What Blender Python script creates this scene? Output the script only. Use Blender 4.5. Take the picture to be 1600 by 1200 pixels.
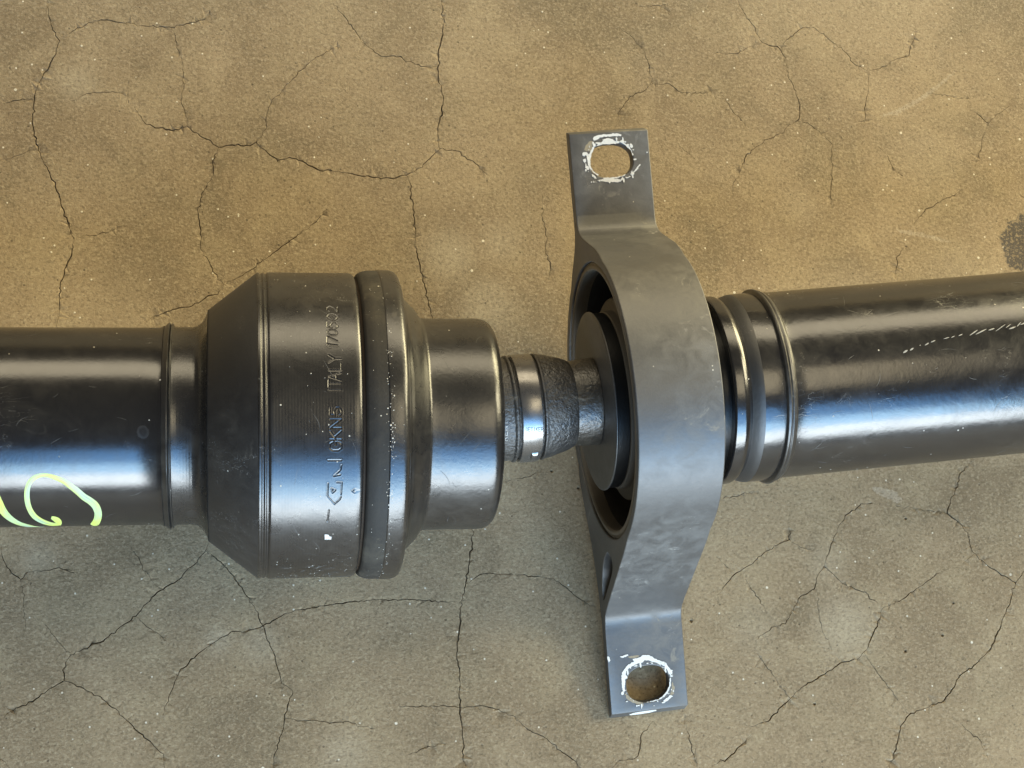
import bpy, bmesh, math, random
import numpy as np
from mathutils import Matrix, Vector
from mathutils.geometry import delaunay_2d_cdt

# ------------------------------------------------------------------ scene, camera, light
for o in list(bpy.data.objects):
    bpy.data.objects.remove(o)
sc = bpy.context.scene
C = sc.collection
MM = 0.001
H = 52.7                     # height of the shaft axis above the floor (mm)
R = math.radians

cam_d = bpy.data.cameras.new('camera')
cam_d.sensor_width = 36.0
cam_d.lens = 36.0 * 2513.6 / 1600.0
cam_d.clip_start = 0.02
cam_d.clip_end = 50.0
cam = bpy.data.objects.new('camera', cam_d)
C.objects.link(cam)
cm = Matrix(((0.985686, 0.00332, -0.168557), (-0.038421, 0.977921, -0.205415), (0.164153, 0.20895, 0.964051)))
loc = Vector((-27.723, -101.05, 592.065)) * MM
# camera axes in the place: x right, y up, looks along -z
cam.matrix_world = Matrix.Translation(loc) @ cm.to_4x4()
sc.camera = cam

world = bpy.data.worlds.new('World')
sc.world = world
world.use_nodes = True
bg = world.node_tree.nodes['Background']
bg.inputs['Color'].default_value = (0.95, 0.82, 0.62, 1)     # dim warm interior
bg.inputs['Strength'].default_value = 0.08

def area(name, loc, target, sx, sy, color, power, spread=180):
    l = bpy.data.lights.new(name, 'AREA')
    l.shape = 'RECTANGLE'; l.size = sx; l.size_y = sy
    l.color = color; l.energy = power; l.spread = R(spread)
    o = bpy.data.objects.new(name, l); C.objects.link(o)
    o.location = loc
    d = Vector(target) - Vector(loc)
    o.rotation_euler = d.to_track_quat('-Z', 'Y').to_euler()
    return o

def radiance(color, rad, sx, sy):      # watts for a wanted radiance
    return rad * math.pi * sx * sy

# open doorway toward the bottom of the picture: pale low sky, bluer sky above it
area('doorway_low_sky', (0.5, -1.70, 0.56), (0.5, 0, 0.56), 1.9, 0.50, (0.86, 0.95, 1.0), radiance(0, 12.5, 1.9, 0.50))
area('doorway_mid_sky', (0.5, -1.70, 1.06), (0.5, 0, 1.06), 1.9, 0.50, (0.40, 0.70, 1.0), radiance(0, 11.0, 1.9, 0.50))
area('doorway_high_sky', (0.5, -1.70, 1.81), (0.5, 0, 1.81), 1.9, 1.00, (0.18, 0.48, 1.0), radiance(0, 5.2, 1.9, 1.00))
# warm sunlit wall behind, seen as the beige band on the tubes
area('warm_wall', (0.2, 1.80, 1.22), (0.2, 0, 1.22), 3.2, 0.9, (1.0, 0.86, 0.60), radiance(0, 3.7, 3.2, 0.9))
# warm light from the upper right
area('warm_side', (1.62, 1.16, 0.47), (0.1, 0.02, 0.0), 1.4, 0.7, (1.0, 0.87, 0.50), radiance(0, 16.0, 1.4, 0.7))
# warm light from high on the right
area('warm_high', (1.75, 0.50, 1.30), (0.1, 0.0, 0.0), 0.8, 0.8, (1.0, 0.88, 0.57), radiance(0, 13.0, 0.8, 0.8))
# small warm roof light above right
area('roof_light', (0.60, -0.13, 1.65), (0.60, -0.13, 0.05), 0.56, 0.72, (1.0, 0.84, 0.55), radiance(0, 3.2, 0.56, 0.72))

sc.view_settings.view_transform = 'Standard'
sc.view_settings.look = 'None'
sc.view_settings.exposure = 0.0
sc.view_settings.gamma = 1.0
sc.view_settings.use_curve_mapping = False
sc.render.engine = 'CYCLES'
sc.cycles.max_bounces = 6
sc.render.resolution_x = 1024
sc.render.resolution_y = 768
rng = random.Random(7)
nrng = np.random.default_rng(7)

# ------------------------------------------------------------------ measured outlines (mm, degrees)
CRACKS = [[1.0,[[-98.7,176.0],[-98.1,169.4],[-96.5,163.6],[-93.8,159.4],[-95.7,153.2],[-97.9,147.9],[-101.6,141.4],[-102.7,135.6],[-103.3,127.2],[-101.7,117.7],[-99.5,112.1],[-96.5,106.5],[-94.5,101.5],[-92.3,94.6],[-89.8,87.8],[-87.4,81.0],[-87.9,75.4],[-90.1,69.9],[-91.9,63.1],[-92.2,54.6],[-92.5,46.1]]],[0.7,[[-93.8,159.4],[-89.4,163.5],[-84.1,166.7],[-78.8,168.6],[-71.0,167.8],[-61.3,166.6],[-51.1,166.4],[-44.4,168.8],[-39.5,170.3],[-37.7,173.7]]],[0.9,[[-115.1,133.9],[-109.3,134.9],[-102.7,135.6]]],[0.4,[[-51.1,166.4],[-50.2,158.0],[-47.8,151.5],[-47.4,143.6],[-48.5,135.8],[-46.1,129.3],[-46.3,126.4]]],[0.9,[[-65.8,133.4],[-62.2,127.6],[-58.0,125.2],[-51.5,124.4],[-46.3,126.4],[-41.3,122.4],[-37.1,120.5],[-34.3,118.0],[-29.3,119.1],[-22.6,118.9],[-20.2,120.3],[-16.6,117.1],[-12.0,112.7],[-7.5,114.5],[-2.6,113.1],[1.0,111.0],[4.1,109.4],[11.4,109.3],[17.6,108.0],[26.2,107.2],[32.4,106.7],[37.4,108.2],[42.5,111.2],[47.0,115.2],[50.9,119.3]]],[0.7,[[-34.3,118.0],[-36.5,112.8],[-36.1,107.0],[-40.7,99.3],[-42.1,92.3],[-40.9,84.7],[-40.9,77.2],[-37.7,72.2],[-35.7,67.9],[-32.4,63.5]]],[0.45,[[-20.2,120.3],[-16.5,125.6],[-16.2,130.8],[-14.2,136.7],[-9.0,143.5],[-2.8,150.3],[2.9,155.8],[12.3,161.5]]],[1.0,[[53.4,182.0],[54.2,173.8],[52.9,165.6],[51.2,158.7],[51.1,149.3],[52.8,141.3],[52.2,134.6],[50.3,127.9],[50.1,122.6],[50.9,119.3]]],[0.8,[[50.9,119.3],[57.8,118.5],[62.8,114.9],[68.9,109.1]]],[0.9,[[38.1,108.2],[39.1,101.3],[40.1,91.0],[40.1,80.7],[41.5,73.0],[43.4,63.5],[45.8,50.2],[51.2,25.2],[55.3,0.5],[58.0,-28.5],[59.1,-31.0]]],[0.5,[[10.1,179.0],[15.0,173.0],[18.7,167.8],[21.1,163.1],[24.2,160.5],[28.5,157.3],[34.9,157.1],[41.1,155.0],[48.1,153.0],[51.0,153.6]]],[0.45,[[-87.2,81.0],[-80.5,82.3],[-74.7,83.7],[-69.5,86.2]]],[0.3,[[-88.9,135.3],[-81.3,139.0],[-73.0,139.2],[-68.3,138.5]]],[0.25,[[-68.3,144.3],[-68.2,135.2]]],[0.7,[[-32.4,63.5],[-25.3,67.3],[-16.9,73.7],[-12.0,77.5],[-5.4,82.7],[2.0,88.5],[6.3,93.7]]],[0.35,[[-114.5,111.1],[-107.6,113.2],[-102.0,117.1]]],[0.8,[[-32.4,63.5],[-33.1,62.3],[-34.7,59.8],[-37.3,59.5],[-39.4,58.3],[-41.8,56.5],[-46.5,54.8],[-51.1,54.0],[-54.6,52.5],[-57.6,51.5],[-59.7,50.1],[-61.6,47.9]]],[0.5,[[176.6,186.9],[179.0,181.3],[182.7,175.8],[185.0,169.5],[188.3,167.5],[193.0,166.3],[195.4,162.1],[195.8,154.4],[197.9,149.6],[199.5,144.1],[199.8,138.5],[198.1,134.6],[193.8,132.1],[192.2,129.3],[185.2,126.4],[181.0,123.6],[175.2,118.7],[172.0,111.1],[169.0,106.3],[168.7,101.6]]],[0.35,[[166.1,163.3],[174.3,163.1],[179.2,165.8],[184.9,168.1]]],[0.4,[[193.0,166.3],[198.2,171.4],[204.1,175.9],[209.6,175.4],[216.2,169.9],[221.4,165.8],[225.1,160.3],[230.4,157.3],[236.2,158.5],[243.6,163.0],[249.4,164.6],[251.4,170.4],[254.8,176.3]]],[0.55,[[231.1,157.4],[230.4,149.2],[228.4,142.1],[227.2,133.0]]],[0.45,[[135.2,163.6],[136.9,158.1],[138.3,148.9],[134.9,146.1],[128.7,143.4],[124.5,137.9],[122.9,133.1]]],[0.3,[[138.3,148.9],[145.0,149.4],[148.9,146.1],[156.8,145.2],[165.0,147.0]]],[0.4,[[198.1,134.6],[203.5,133.1],[207.4,130.4],[212.4,125.0],[212.0,115.3],[210.0,104.3],[210.1,97.6]]],[0.4,[[146.5,184.3],[146.9,179.4]]],[0.4,[[134.9,182.5],[145.8,183.6]]],[0.45,[[244.6,91.3],[249.9,96.8],[257.3,101.0],[267.6,106.1]]],[0.45,[[274.2,141.9],[282.1,135.7],[286.8,140.1],[293.0,143.8]]],[0.4,[[282.1,135.7],[278.5,129.3],[277.2,123.7],[273.7,116.6]]],[0.6,[[240.2,81.7],[236.4,77.6],[234.6,68.2]]],[0.5,[[90.9,100.9],[90.5,91.7],[92.0,83.9],[91.1,77.4],[92.8,72.2],[91.9,65.7]]],[0.3,[[147.5,123.5],[150.6,120.2],[153.7,117.5]]],[0.35,[[168.0,91.5],[162.5,88.8],[158.3,86.1]]],[0.25,[[167.6,144.5],[171.2,137.7],[177.4,131.0]]],[0.3,[[232.4,124.0],[236.2,120.0],[237.7,114.5],[241.6,111.8]]],[0.3,[[256.4,148.5],[266.2,147.4],[274.6,146.2]]],[0.25,[[125.0,173.0],[130.2,169.7],[135.2,163.6]]],[1.0,[[-38.2,-33.8],[-39.4,-36.7],[-43.9,-41.8],[-48.4,-46.3],[-55.1,-50.1],[-59.6,-54.5],[-63.4,-59.0],[-69.0,-62.8],[-73.9,-66.6],[-79.4,-69.2],[-85.9,-72.1],[-87.5,-74.5],[-87.9,-78.4],[-87.9,-80.9],[-92.2,-83.2],[-97.5,-86.9],[-102.9,-89.4],[-109.2,-92.2]]],[0.9,[[-87.9,-80.9],[-81.3,-83.6],[-74.7,-87.7],[-71.4,-90.6],[-65.8,-95.8],[-60.3,-101.5],[-53.7,-107.2],[-53.1,-112.2]]],[0.8,[[-38.8,-35.9],[-33.7,-40.3],[-29.1,-45.6],[-25.2,-52.0],[-21.8,-56.7],[-18.7,-63.6],[-17.3,-68.8],[-15.0,-73.4],[-13.4,-79.7],[-12.3,-84.3],[-8.3,-87.3],[-10.1,-91.7],[-11.3,-96.7],[-12.4,-102.2],[-14.7,-108.3],[-15.4,-113.8]]],[1.1,[[59.1,-31.0],[56.8,-44.0],[55.4,-51.1],[53.4,-56.9],[52.5,-67.4],[51.4,-75.5],[52.3,-83.6],[51.7,-91.6],[52.1,-98.5],[52.7,-107.6],[52.9,-116.7]]],[0.8,[[53.4,-56.9],[47.5,-56.8],[36.9,-55.9],[23.3,-55.3],[13.4,-55.9],[4.1,-57.0],[-6.3,-58.2],[-12.1,-60.4],[-18.7,-63.6],[-24.7,-65.8],[-30.3,-65.6],[-34.8,-68.3],[-40.5,-72.1],[-44.9,-75.9],[-48.3,-79.2],[-50.5,-84.7],[-52.7,-90.2],[-53.8,-94.0]]],[0.7,[[-94.8,-61.1],[-90.9,-66.1],[-85.9,-72.1]]],[0.7,[[-110.8,-32.3],[-109.5,-38.0],[-106.7,-42.6],[-103.4,-45.0],[-101.8,-42.7],[-96.3,-42.3],[-90.3,-41.1],[-85.3,-42.9]]],[0.5,[[-103.4,-45.0],[-102.4,-51.7],[-101.3,-61.9]]],[0.4,[[-63.4,-59.3],[-60.1,-62.5],[-55.0,-66.0],[-53.4,-67.7]]],[0.4,[[-65.4,-34.4],[-61.9,-40.2],[-58.5,-46.0],[-55.1,-49.9]]],[0.6,[[-11.3,-96.7],[-3.3,-97.8],[5.8,-98.8],[11.5,-98.7],[16.0,-100.6],[21.8,-101.9]]],[0.7,[[30.0,-93.9],[39.3,-94.4],[46.4,-94.3],[52.2,-95.3],[59.3,-94.8],[66.3,-96.5],[71.0,-98.7]]],[0.5,[[31.9,-111.3],[38.9,-108.8],[46.0,-107.9]]],[0.7,[[55.4,-50.5],[60.9,-47.1],[64.6,-46.6],[73.0,-47.4]]],[0.8,[[-108.9,-106.6],[-107.2,-107.7],[-105.6,-110.0]]],[0.7,[[73.0,-47.4],[80.2,-48.1],[88.7,-49.3],[93.4,-52.6],[98.1,-56.9],[104.0,-60.3]]],[0.8,[[71.0,-98.7],[76.7,-104.0],[83.7,-107.7],[88.3,-111.9],[94.0,-116.1],[95.7,-118.5]]],[0.8,[[123.7,-102.9],[119.2,-107.4],[118.3,-112.6],[116.3,-115.9],[109.6,-116.8],[107.1,-119.0]]],[0.6,[[136.1,-100.5],[136.9,-107.5],[137.8,-113.3],[139.8,-119.8]]],[0.8,[[144.7,-120.3],[152.3,-116.8],[157.6,-112.4],[161.5,-109.1]]],[0.9,[[161.7,-106.1],[168.1,-104.6],[173.5,-99.5],[177.5,-96.4],[184.2,-91.6],[190.8,-88.2],[198.9,-83.7],[205.4,-82.7],[209.5,-79.2],[211.9,-74.4],[215.0,-68.5],[217.7,-63.4]]],[0.7,[[217.7,-63.4],[224.2,-61.3],[229.7,-57.8],[236.7,-53.6],[241.6,-50.7]]],[0.6,[[217.7,-63.4],[213.8,-60.5],[210.8,-57.3],[203.9,-55.3],[199.1,-50.9],[194.8,-47.1],[192.7,-49.5],[190.3,-55.6],[184.3,-58.5],[179.9,-65.1],[177.8,-68.6],[172.0,-69.7],[166.6,-73.7]]],[0.7,[[194.8,-47.1],[197.2,-42.2],[199.7,-36.1],[202.0,-31.8],[206.3,-26.9],[213.2,-23.2],[218.5,-22.4]]],[0.6,[[177.5,-96.4],[174.1,-91.8],[168.4,-83.3],[165.6,-79.1]]],[0.4,[[172.0,-69.7],[170.0,-62.4],[164.8,-54.4],[163.2,-51.3]]],[0.6,[[151.4,-57.0],[155.4,-52.9],[158.8,-49.4],[165.4,-45.8],[171.5,-41.1],[179.5,-37.2],[181.9,-36.4],[182.3,-30.8]]],[0.4,[[152.4,-42.5],[155.9,-46.2],[158.8,-49.4]]],[0.5,[[181.9,-36.4],[185.8,-39.5],[190.8,-40.9]]],[0.4,[[190.9,-56.2],[191.5,-64.2],[192.2,-71.4],[195.4,-78.8]]],[0.9,[[260.2,-6.7],[254.2,-11.8],[253.0,-16.9],[249.2,-21.9],[247.3,-27.6],[252.2,-31.4],[255.1,-36.5],[256.4,-42.9],[262.5,-48.6],[268.8,-52.5],[273.2,-55.1],[270.5,-61.3],[266.4,-68.6],[262.1,-77.2],[257.6,-82.5],[253.2,-86.1],[246.3,-90.1],[242.4,-95.4],[238.8,-99.5],[232.1,-101.7],[224.0,-104.4],[220.4,-108.4],[218.6,-114.3],[215.4,-121.2],[214.5,-123.5]]],[0.8,[[273.2,-55.1],[277.1,-50.8]]],[0.4,[[226.3,-24.1],[234.1,-25.4],[240.7,-26.2],[247.3,-27.6]]],[0.5,[[208.2,-80.4],[212.7,-87.8],[218.4,-95.2],[223.4,-103.7]]],[0.35,[[242.1,-105.6],[246.8,-110.6],[251.6,-114.4],[254.7,-121.7],[255.7,-125.3]]],[0.5,[[252.0,-47.1],[256.3,-44.1]]],[0.5,[[155.1,-19.8],[161.6,-19.5],[168.8,-17.5],[171.8,-20.1]]],[0.7,[[71.4,-12.6],[74.4,-11.6],[78.0,-11.5],[82.3,-10.0],[85.5,-8.9]]]]
PITS = [[225.0,-80.3],[186.8,-98.8],[246.3,-90.1],[246.4,-62.5],[240.6,-74.7],[140.7,-66.4],[229.8,-29.2],[99.8,-15.4],[89.7,-8.7]]
MARKER = [[[-73.97,-85.63,-74.96,-74.35],[-73.89,-85.64,-74.82,-73.47],[-73.75,-85.65,-74.66,-72.48],[-73.56,-85.67,-74.51,-71.52],[-73.35,-85.7,-74.36,-70.6],[-73.15,-85.72,-74.2,-69.55],[-72.78,-81.52,-73.99,-68.28],[-72.38,-77.33,-73.78,-67.05],[-72.0,-73.99,-73.6,-65.99],[-71.64,-70.88,-73.46,-65.05],[-71.33,-68.03,-73.34,-64.04],[-71.09,-65.52,-73.2,-62.69],[-70.88,-63.15,-73.06,-61.15],[-70.71,-60.81,-72.94,-59.67],[-70.58,-58.53,-72.87,-58.34],[-70.52,-56.38,-72.84,-57.22],[-70.54,-54.41,-72.85,-56.1],[-70.62,-52.59,-72.91,-54.9],[-70.75,-50.91,-73.0,-53.72],[-70.93,-49.36,-73.12,-52.64],[-71.16,-47.93,-73.24,-51.71],[-71.46,-46.67,-73.39,-50.92],[-71.8,-45.59,-73.57,-50.16],[-72.15,-44.67,-73.79,-49.37],[-72.51,-43.87,-74.06,-48.55],[-72.89,-43.07,-74.35,-47.74],[-73.3,-42.29,-74.66,-47.0],[-73.74,-41.58,-75.0,-46.29],[-74.15,-40.95,-75.4,-45.53],[-74.54,-40.34,-75.83,-44.69],[-74.9,-39.7,-76.27,-43.75],[-75.26,-38.96,-76.68,-42.73],[-75.63,-38.12,-77.08,-41.7],[-76.02,-37.22,-77.46,-40.69],[-76.42,-36.31,-77.83,-39.76],[-76.84,-35.45,-78.18,-38.91],[-77.26,-34.66,-78.55,-38.11],[-77.67,-33.93,-78.92,-37.34],[-78.08,-33.23,-79.29,-36.6],[-78.49,-32.57,-79.67,-35.86],[-78.89,-31.93,-80.05,-35.13],[-79.28,-31.31,-80.43,-34.39],[-79.68,-30.68,-80.79,-33.67],[-80.1,-30.06,-81.13,-33.0],[-80.54,-29.44,-81.48,-32.38],[-81.03,-28.87,-81.85,-31.82],[-81.55,-28.36,-82.27,-31.29],[-82.08,-27.89,-82.73,-30.78],[-82.63,-27.48,-83.22,-30.3],[-83.17,-27.1,-83.71,-29.84],[-83.7,-26.75,-84.21,-29.41],[-84.22,-26.42,-84.71,-28.97],[-84.76,-26.1,-85.2,-28.56],[-85.3,-25.81,-85.67,-28.18],[-85.85,-25.58,-86.14,-27.89],[-86.39,-25.41,-86.58,-27.71],[-86.92,-25.32,-87.02,-27.64],[-87.44,-25.29,-87.46,-27.65],[-87.95,-25.33,-87.89,-27.74],[-88.46,-25.44,-88.3,-27.91],[-88.95,-25.63,-88.67,-28.12],[-89.42,-25.91,-89.02,-28.41],[-89.89,-26.27,-89.35,-28.77],[-90.33,-26.71,-89.66,-29.19],[-90.74,-27.23,-89.95,-29.65],[-91.13,-27.82,-90.22,-30.14],[-91.49,-28.49,-90.47,-30.66],[-91.82,-29.24,-90.7,-31.22],[-92.12,-30.06,-90.92,-31.83],[-92.39,-30.94,-91.11,-32.5],[-92.64,-31.9,-91.29,-33.23],[-92.86,-32.94,-91.45,-34.04],[-93.06,-34.05,-91.59,-34.95],[-93.23,-35.22,-91.72,-35.94],[-93.37,-36.44,-91.82,-36.98],[-93.49,-37.7,-91.91,-38.05],[-93.58,-39.03,-91.98,-39.16],[-93.65,-40.41,-92.02,-40.35],[-93.69,-41.84,-92.05,-41.59],[-93.71,-43.29,-92.07,-42.86],[-93.71,-44.73,-92.06,-44.11],[-93.69,-46.16,-92.04,-45.35],[-93.65,-47.62,-92.01,-46.58],[-93.6,-49.11,-91.96,-47.8],[-93.51,-50.65,-91.88,-49.01],[-93.4,-52.22,-91.79,-50.22],[-93.26,-53.85,-91.66,-51.48],[-93.1,-55.55,-91.51,-52.79],[-92.91,-57.28,-91.34,-54.1],[-92.7,-59.02,-91.16,-55.36],[-92.46,-60.73,-90.97,-56.52],[-92.19,-62.34,-90.78,-57.55],[-91.9,-63.84,-90.57,-58.52],[-91.59,-65.22,-90.33,-59.47],[-91.27,-66.52,-90.07,-60.43],[-90.94,-67.83,-89.79,-61.41],[-90.58,-69.19,-89.49,-62.4],[-90.21,-70.55,-89.17,-63.37],[-89.82,-71.89,-88.83,-64.34],[-89.43,-73.18,-88.48,-65.28],[-89.05,-74.41,-88.13,-66.19],[-88.67,-75.57,-87.79,-67.06],[-88.29,-76.65,-87.46,-67.87],[-87.9,-77.61,-87.12,-68.63],[-87.48,-78.39,-86.77,-69.32],[-87.02,-78.92,-86.39,-69.94],[-86.47,-78.94,-85.93,-70.46],[-85.83,-78.47,-85.38,-70.87],[-85.2,-77.82,-84.83,-71.18],[-84.66,-77.23,-84.34,-71.42],[-84.29,-76.87,-84.0,-71.62]],[[-83.88,-73.02,-84.38,-74.95],[-83.82,-72.13,-84.46,-74.42],[-83.74,-70.92,-84.57,-73.77],[-83.66,-69.53,-84.69,-73.18],[-83.61,-68.09,-84.83,-72.75],[-83.63,-66.76,-84.94,-72.51],[-83.68,-65.65,-85.06,-72.26],[-83.75,-64.68,-85.18,-71.91],[-83.85,-63.8,-85.3,-71.51],[-83.98,-63.02,-85.43,-70.99],[-84.14,-62.35,-85.55,-70.34],[-84.34,-61.77,-85.68,-69.5],[-84.59,-61.27,-85.81,-68.51],[-84.84,-60.86,-85.95,-67.5],[-85.1,-60.52,-86.09,-66.57],[-85.34,-60.24,-86.2,-65.82],[-85.58,-60.06,-86.3,-65.2],[-85.81,-59.99,-86.41,-64.61],[-86.01,-59.99,-86.51,-64.08],[-86.18,-60.03,-86.61,-63.62],[-86.29,-60.06,-86.69,-63.29]],[[-103.8,-41.57,-101.12,-38.57],[-103.66,-42.49,-101.0,-39.47],[-103.46,-43.84,-100.83,-40.79],[-103.24,-45.45,-100.65,-42.34],[-103.02,-47.12,-100.46,-43.91],[-102.81,-48.61,-100.31,-45.29],[-102.64,-49.85,-100.19,-46.47],[-102.48,-51.01,-100.09,-47.55],[-102.32,-52.17,-99.99,-48.55],[-102.14,-53.35,-99.9,-49.49],[-101.94,-54.57,-99.79,-50.46],[-101.74,-55.79,-99.67,-51.46],[-101.53,-57.01,-99.54,-52.45],[-101.31,-58.26,-99.4,-53.43],[-101.07,-59.54,-99.25,-54.42],[-100.8,-60.85,-99.07,-55.45],[-100.51,-62.19,-98.87,-56.55],[-100.2,-63.58,-98.64,-57.71],[-99.87,-65.01,-98.4,-58.91],[-99.54,-66.46,-98.15,-60.12],[-99.19,-67.89,-97.88,-61.31],[-98.84,-69.29,-97.61,-62.5],[-98.48,-70.69,-97.33,-63.7],[-98.11,-72.09,-97.04,-64.9],[-97.73,-73.49,-96.73,-66.1],[-97.34,-74.9,-96.41,-67.25],[-96.94,-76.29,-96.07,-68.34],[-96.54,-77.63,-95.7,-69.36],[-96.13,-78.95,-95.32,-70.36],[-95.72,-80.38,-94.91,-71.38],[-95.33,-82.19,-94.5,-72.48],[-95.05,-85.73,-94.08,-73.69],[-94.5,-85.73,-93.65,-74.99],[-93.94,-85.72,-93.22,-76.39],[-93.38,-85.72,-92.79,-77.92],[-92.83,-85.71,-92.37,-79.61],[-92.24,-85.71,-91.94,-81.72],[-91.61,-85.7,-91.58,-85.73],[-91.0,-85.7,-90.98,-85.72],[-90.48,-85.69,-90.46,-85.72],[-90.11,-85.69,-90.09,-85.71]]]
SCRATCH = [[[190.72,12.96,190.68,13.11],[191.32,13.04,191.11,13.89],[191.97,13.44,191.71,14.51],[192.48,14.32,192.41,14.64]],[[193.32,14.14,193.28,14.28],[193.82,14.23,193.64,14.94],[194.36,14.59,194.13,15.48],[194.78,15.33,194.71,15.61]],[[197.16,16.48,197.11,16.61],[197.31,16.51,197.17,16.84],[197.44,16.64,197.28,17.02],[197.52,16.9,197.45,17.08]],[[199.01,16.45,198.98,16.6],[199.53,16.63,199.41,17.17],[200.11,17.01,199.97,17.68],[200.63,17.66,200.58,17.9]],[[201.37,17.97,201.35,18.12],[201.91,18.08,201.84,18.6],[202.53,18.38,202.45,19.01],[203.11,18.92,203.08,19.17]],[[206.23,19.39,206.22,19.55],[206.86,19.47,206.85,19.89],[207.62,19.67,207.61,20.17],[208.36,20.05,208.36,20.28]],[[209.1,19.77,209.08,19.93],[209.49,19.9,209.44,20.3],[209.96,20.15,209.89,20.63],[210.39,20.57,210.36,20.79]],[[211.85,20.45,211.83,20.61],[212.34,20.57,212.29,21.04],[212.92,20.86,212.85,21.42],[213.45,21.35,213.43,21.59]],[[215.88,20.11,215.85,20.26],[216.92,20.85,216.81,21.34],[218.15,21.91,218.01,22.5],[219.3,23.18,219.25,23.42]],[[218.12,20.42,218.1,20.58],[219.44,21.05,219.37,21.63],[221.02,22.0,220.93,22.72],[222.53,23.23,222.5,23.5]],[[223.12,22.32,223.12,22.48],[223.83,22.37,223.81,22.99],[224.67,22.64,224.65,23.4],[225.48,23.21,225.48,23.49]],[[225.67,21.37,225.64,21.52],[226.92,22.41,226.84,22.74],[228.4,23.75,228.32,24.14],[229.85,25.2,229.81,25.4]],[[229.73,22.99,229.69,23.14],[230.37,23.52,230.3,23.84],[231.13,24.23,231.05,24.61],[231.85,25.04,231.81,25.24]],[[230.66,21.99,230.65,22.16],[231.47,22.05,231.44,22.79],[232.43,22.37,232.4,23.29],[233.36,23.08,233.35,23.39]],[[233.89,23.21,233.84,23.34],[234.51,23.86,234.36,24.24],[235.21,24.77,235.03,25.22],[235.84,25.83,235.77,26.02]],[[235.3,24.11,235.28,24.28],[236.09,24.35,236.05,24.9],[237.03,24.82,236.98,25.49],[237.93,25.54,237.91,25.8]]]
STAMP = [[[1.31,-5.14],[0.43,-5.72],[0.43,-7.22],[1.32,-7.98],[3.08,-8.0],[3.97,-7.26],[3.96,-5.76],[3.08,-5.01],[2.19,-5.0],[2.19,-6.19]],[[3.96,-4.29],[0.43,-4.25]],[[0.43,-1.28],[2.37,-4.27]],[[1.84,-3.37],[3.96,-1.32]],[[3.96,-0.33],[0.43,-0.3],[3.98,2.64],[0.45,2.67]],[[0.48,6.6],[0.46,4.22],[2.04,4.06],[1.7,5.4],[2.42,6.73],[3.3,6.73],[4.0,5.68],[3.99,4.49],[3.28,3.9]],[[4.03,12.77],[0.14,12.79]],[[0.15,13.81],[0.2,16.56]],[[0.18,15.18],[4.07,15.16]],[[4.09,16.2],[0.22,17.6],[4.15,18.99]],[[2.62,16.76],[2.65,18.43]],[[0.26,19.92],[4.17,19.91],[4.23,22.5]],[[0.32,22.79],[2.32,24.26],[0.4,25.75]],[[2.32,24.26],[4.28,24.26]],[[0.87,29.0],[0.09,30.09],[3.3,29.62]],[[0.11,30.84],[0.19,33.34],[3.35,31.35]],[[0.25,35.31],[0.86,34.17],[1.82,33.76],[2.79,33.87],[3.47,34.81],[2.86,35.96],[1.9,36.38],[0.93,36.27],[0.25,35.31]],[[0.4,39.92],[0.32,37.69],[1.77,37.33],[1.49,38.61],[2.18,39.77],[2.99,39.64],[3.6,38.55],[3.56,37.45],[2.9,37.01]],[[0.49,42.52],[1.1,41.23],[2.06,40.77],[3.04,40.9],[3.73,41.96],[3.13,43.27],[2.17,43.75],[1.18,43.62],[0.49,42.52]],[[1.23,44.72],[0.61,45.79],[0.66,47.1],[1.52,47.94],[2.47,47.09],[3.83,44.26],[3.96,47.48]],[[-0.14,-11.46],[3.99,-11.51]],[[1.68,-17.13],[3.73,-14.93],[4.0,-13.22]],[[3.75,-16.67],[1.68,-17.13]],[[2.6,-19.48],[4.2,-19.51],[4.05,-24.11]],[[-0.05,-19.8],[-0.16,-24.55],[2.05,-27.88],[3.61,-26.14],[4.07,-25.01]],[[0.98,-21.62],[2.35,-22.38],[1.37,-23.46],[0.98,-21.62]],[[0.43,-30.38],[0.08,-35.37]],[[8.29,-22.11],[7.41,-22.83],[8.32,-23.59],[8.9,-22.86],[8.29,-22.11]]]
CLAMPTXT = [[[61.62,-19.95],[61.37,-20.77],[61.3,-22.11],[61.35,-23.49],[61.6,-24.49],[61.85,-23.64],[61.92,-22.3],[61.86,-20.92],[61.62,-19.95]],[[62.8,-20.31],[62.18,-20.12],[62.16,-24.67],[62.79,-24.86]],[[62.17,-22.37],[62.67,-22.53]],[[63.06,-20.39],[63.68,-20.57]],[[63.37,-20.48],[63.35,-25.04]],[[64.23,-25.31],[64.24,-20.75]],[[64.8,-25.49],[64.81,-20.92]],[[65.43,-21.1],[64.8,-23.41]],[[64.99,-22.78],[65.42,-25.69]],[[66.31,-21.37],[65.69,-21.18],[65.68,-25.77],[66.3,-25.97]],[[65.68,-23.45],[66.18,-23.61]],[[66.56,-26.05],[66.56,-21.45],[67.06,-21.6],[67.18,-22.77],[67.05,-23.88],[66.56,-23.73]],[[66.87,-23.82],[67.18,-26.25]]]
BOOTTXT = [[[55.21,-13.73],[53.69,-13.27]],[[55.13,-21.73],[53.6,-21.24],[55.16,-17.8],[53.64,-17.33]],[[53.59,-23.5],[53.58,-27.63],[55.11,-28.15],[55.12,-24.0]],[[54.35,-27.89],[54.35,-24.56]],[[55.14,-35.04],[53.6,-34.47],[53.58,-30.9],[53.96,-30.16],[54.35,-31.17],[54.37,-34.75]],[[54.36,-32.49],[55.11,-30.56]]]
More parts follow.
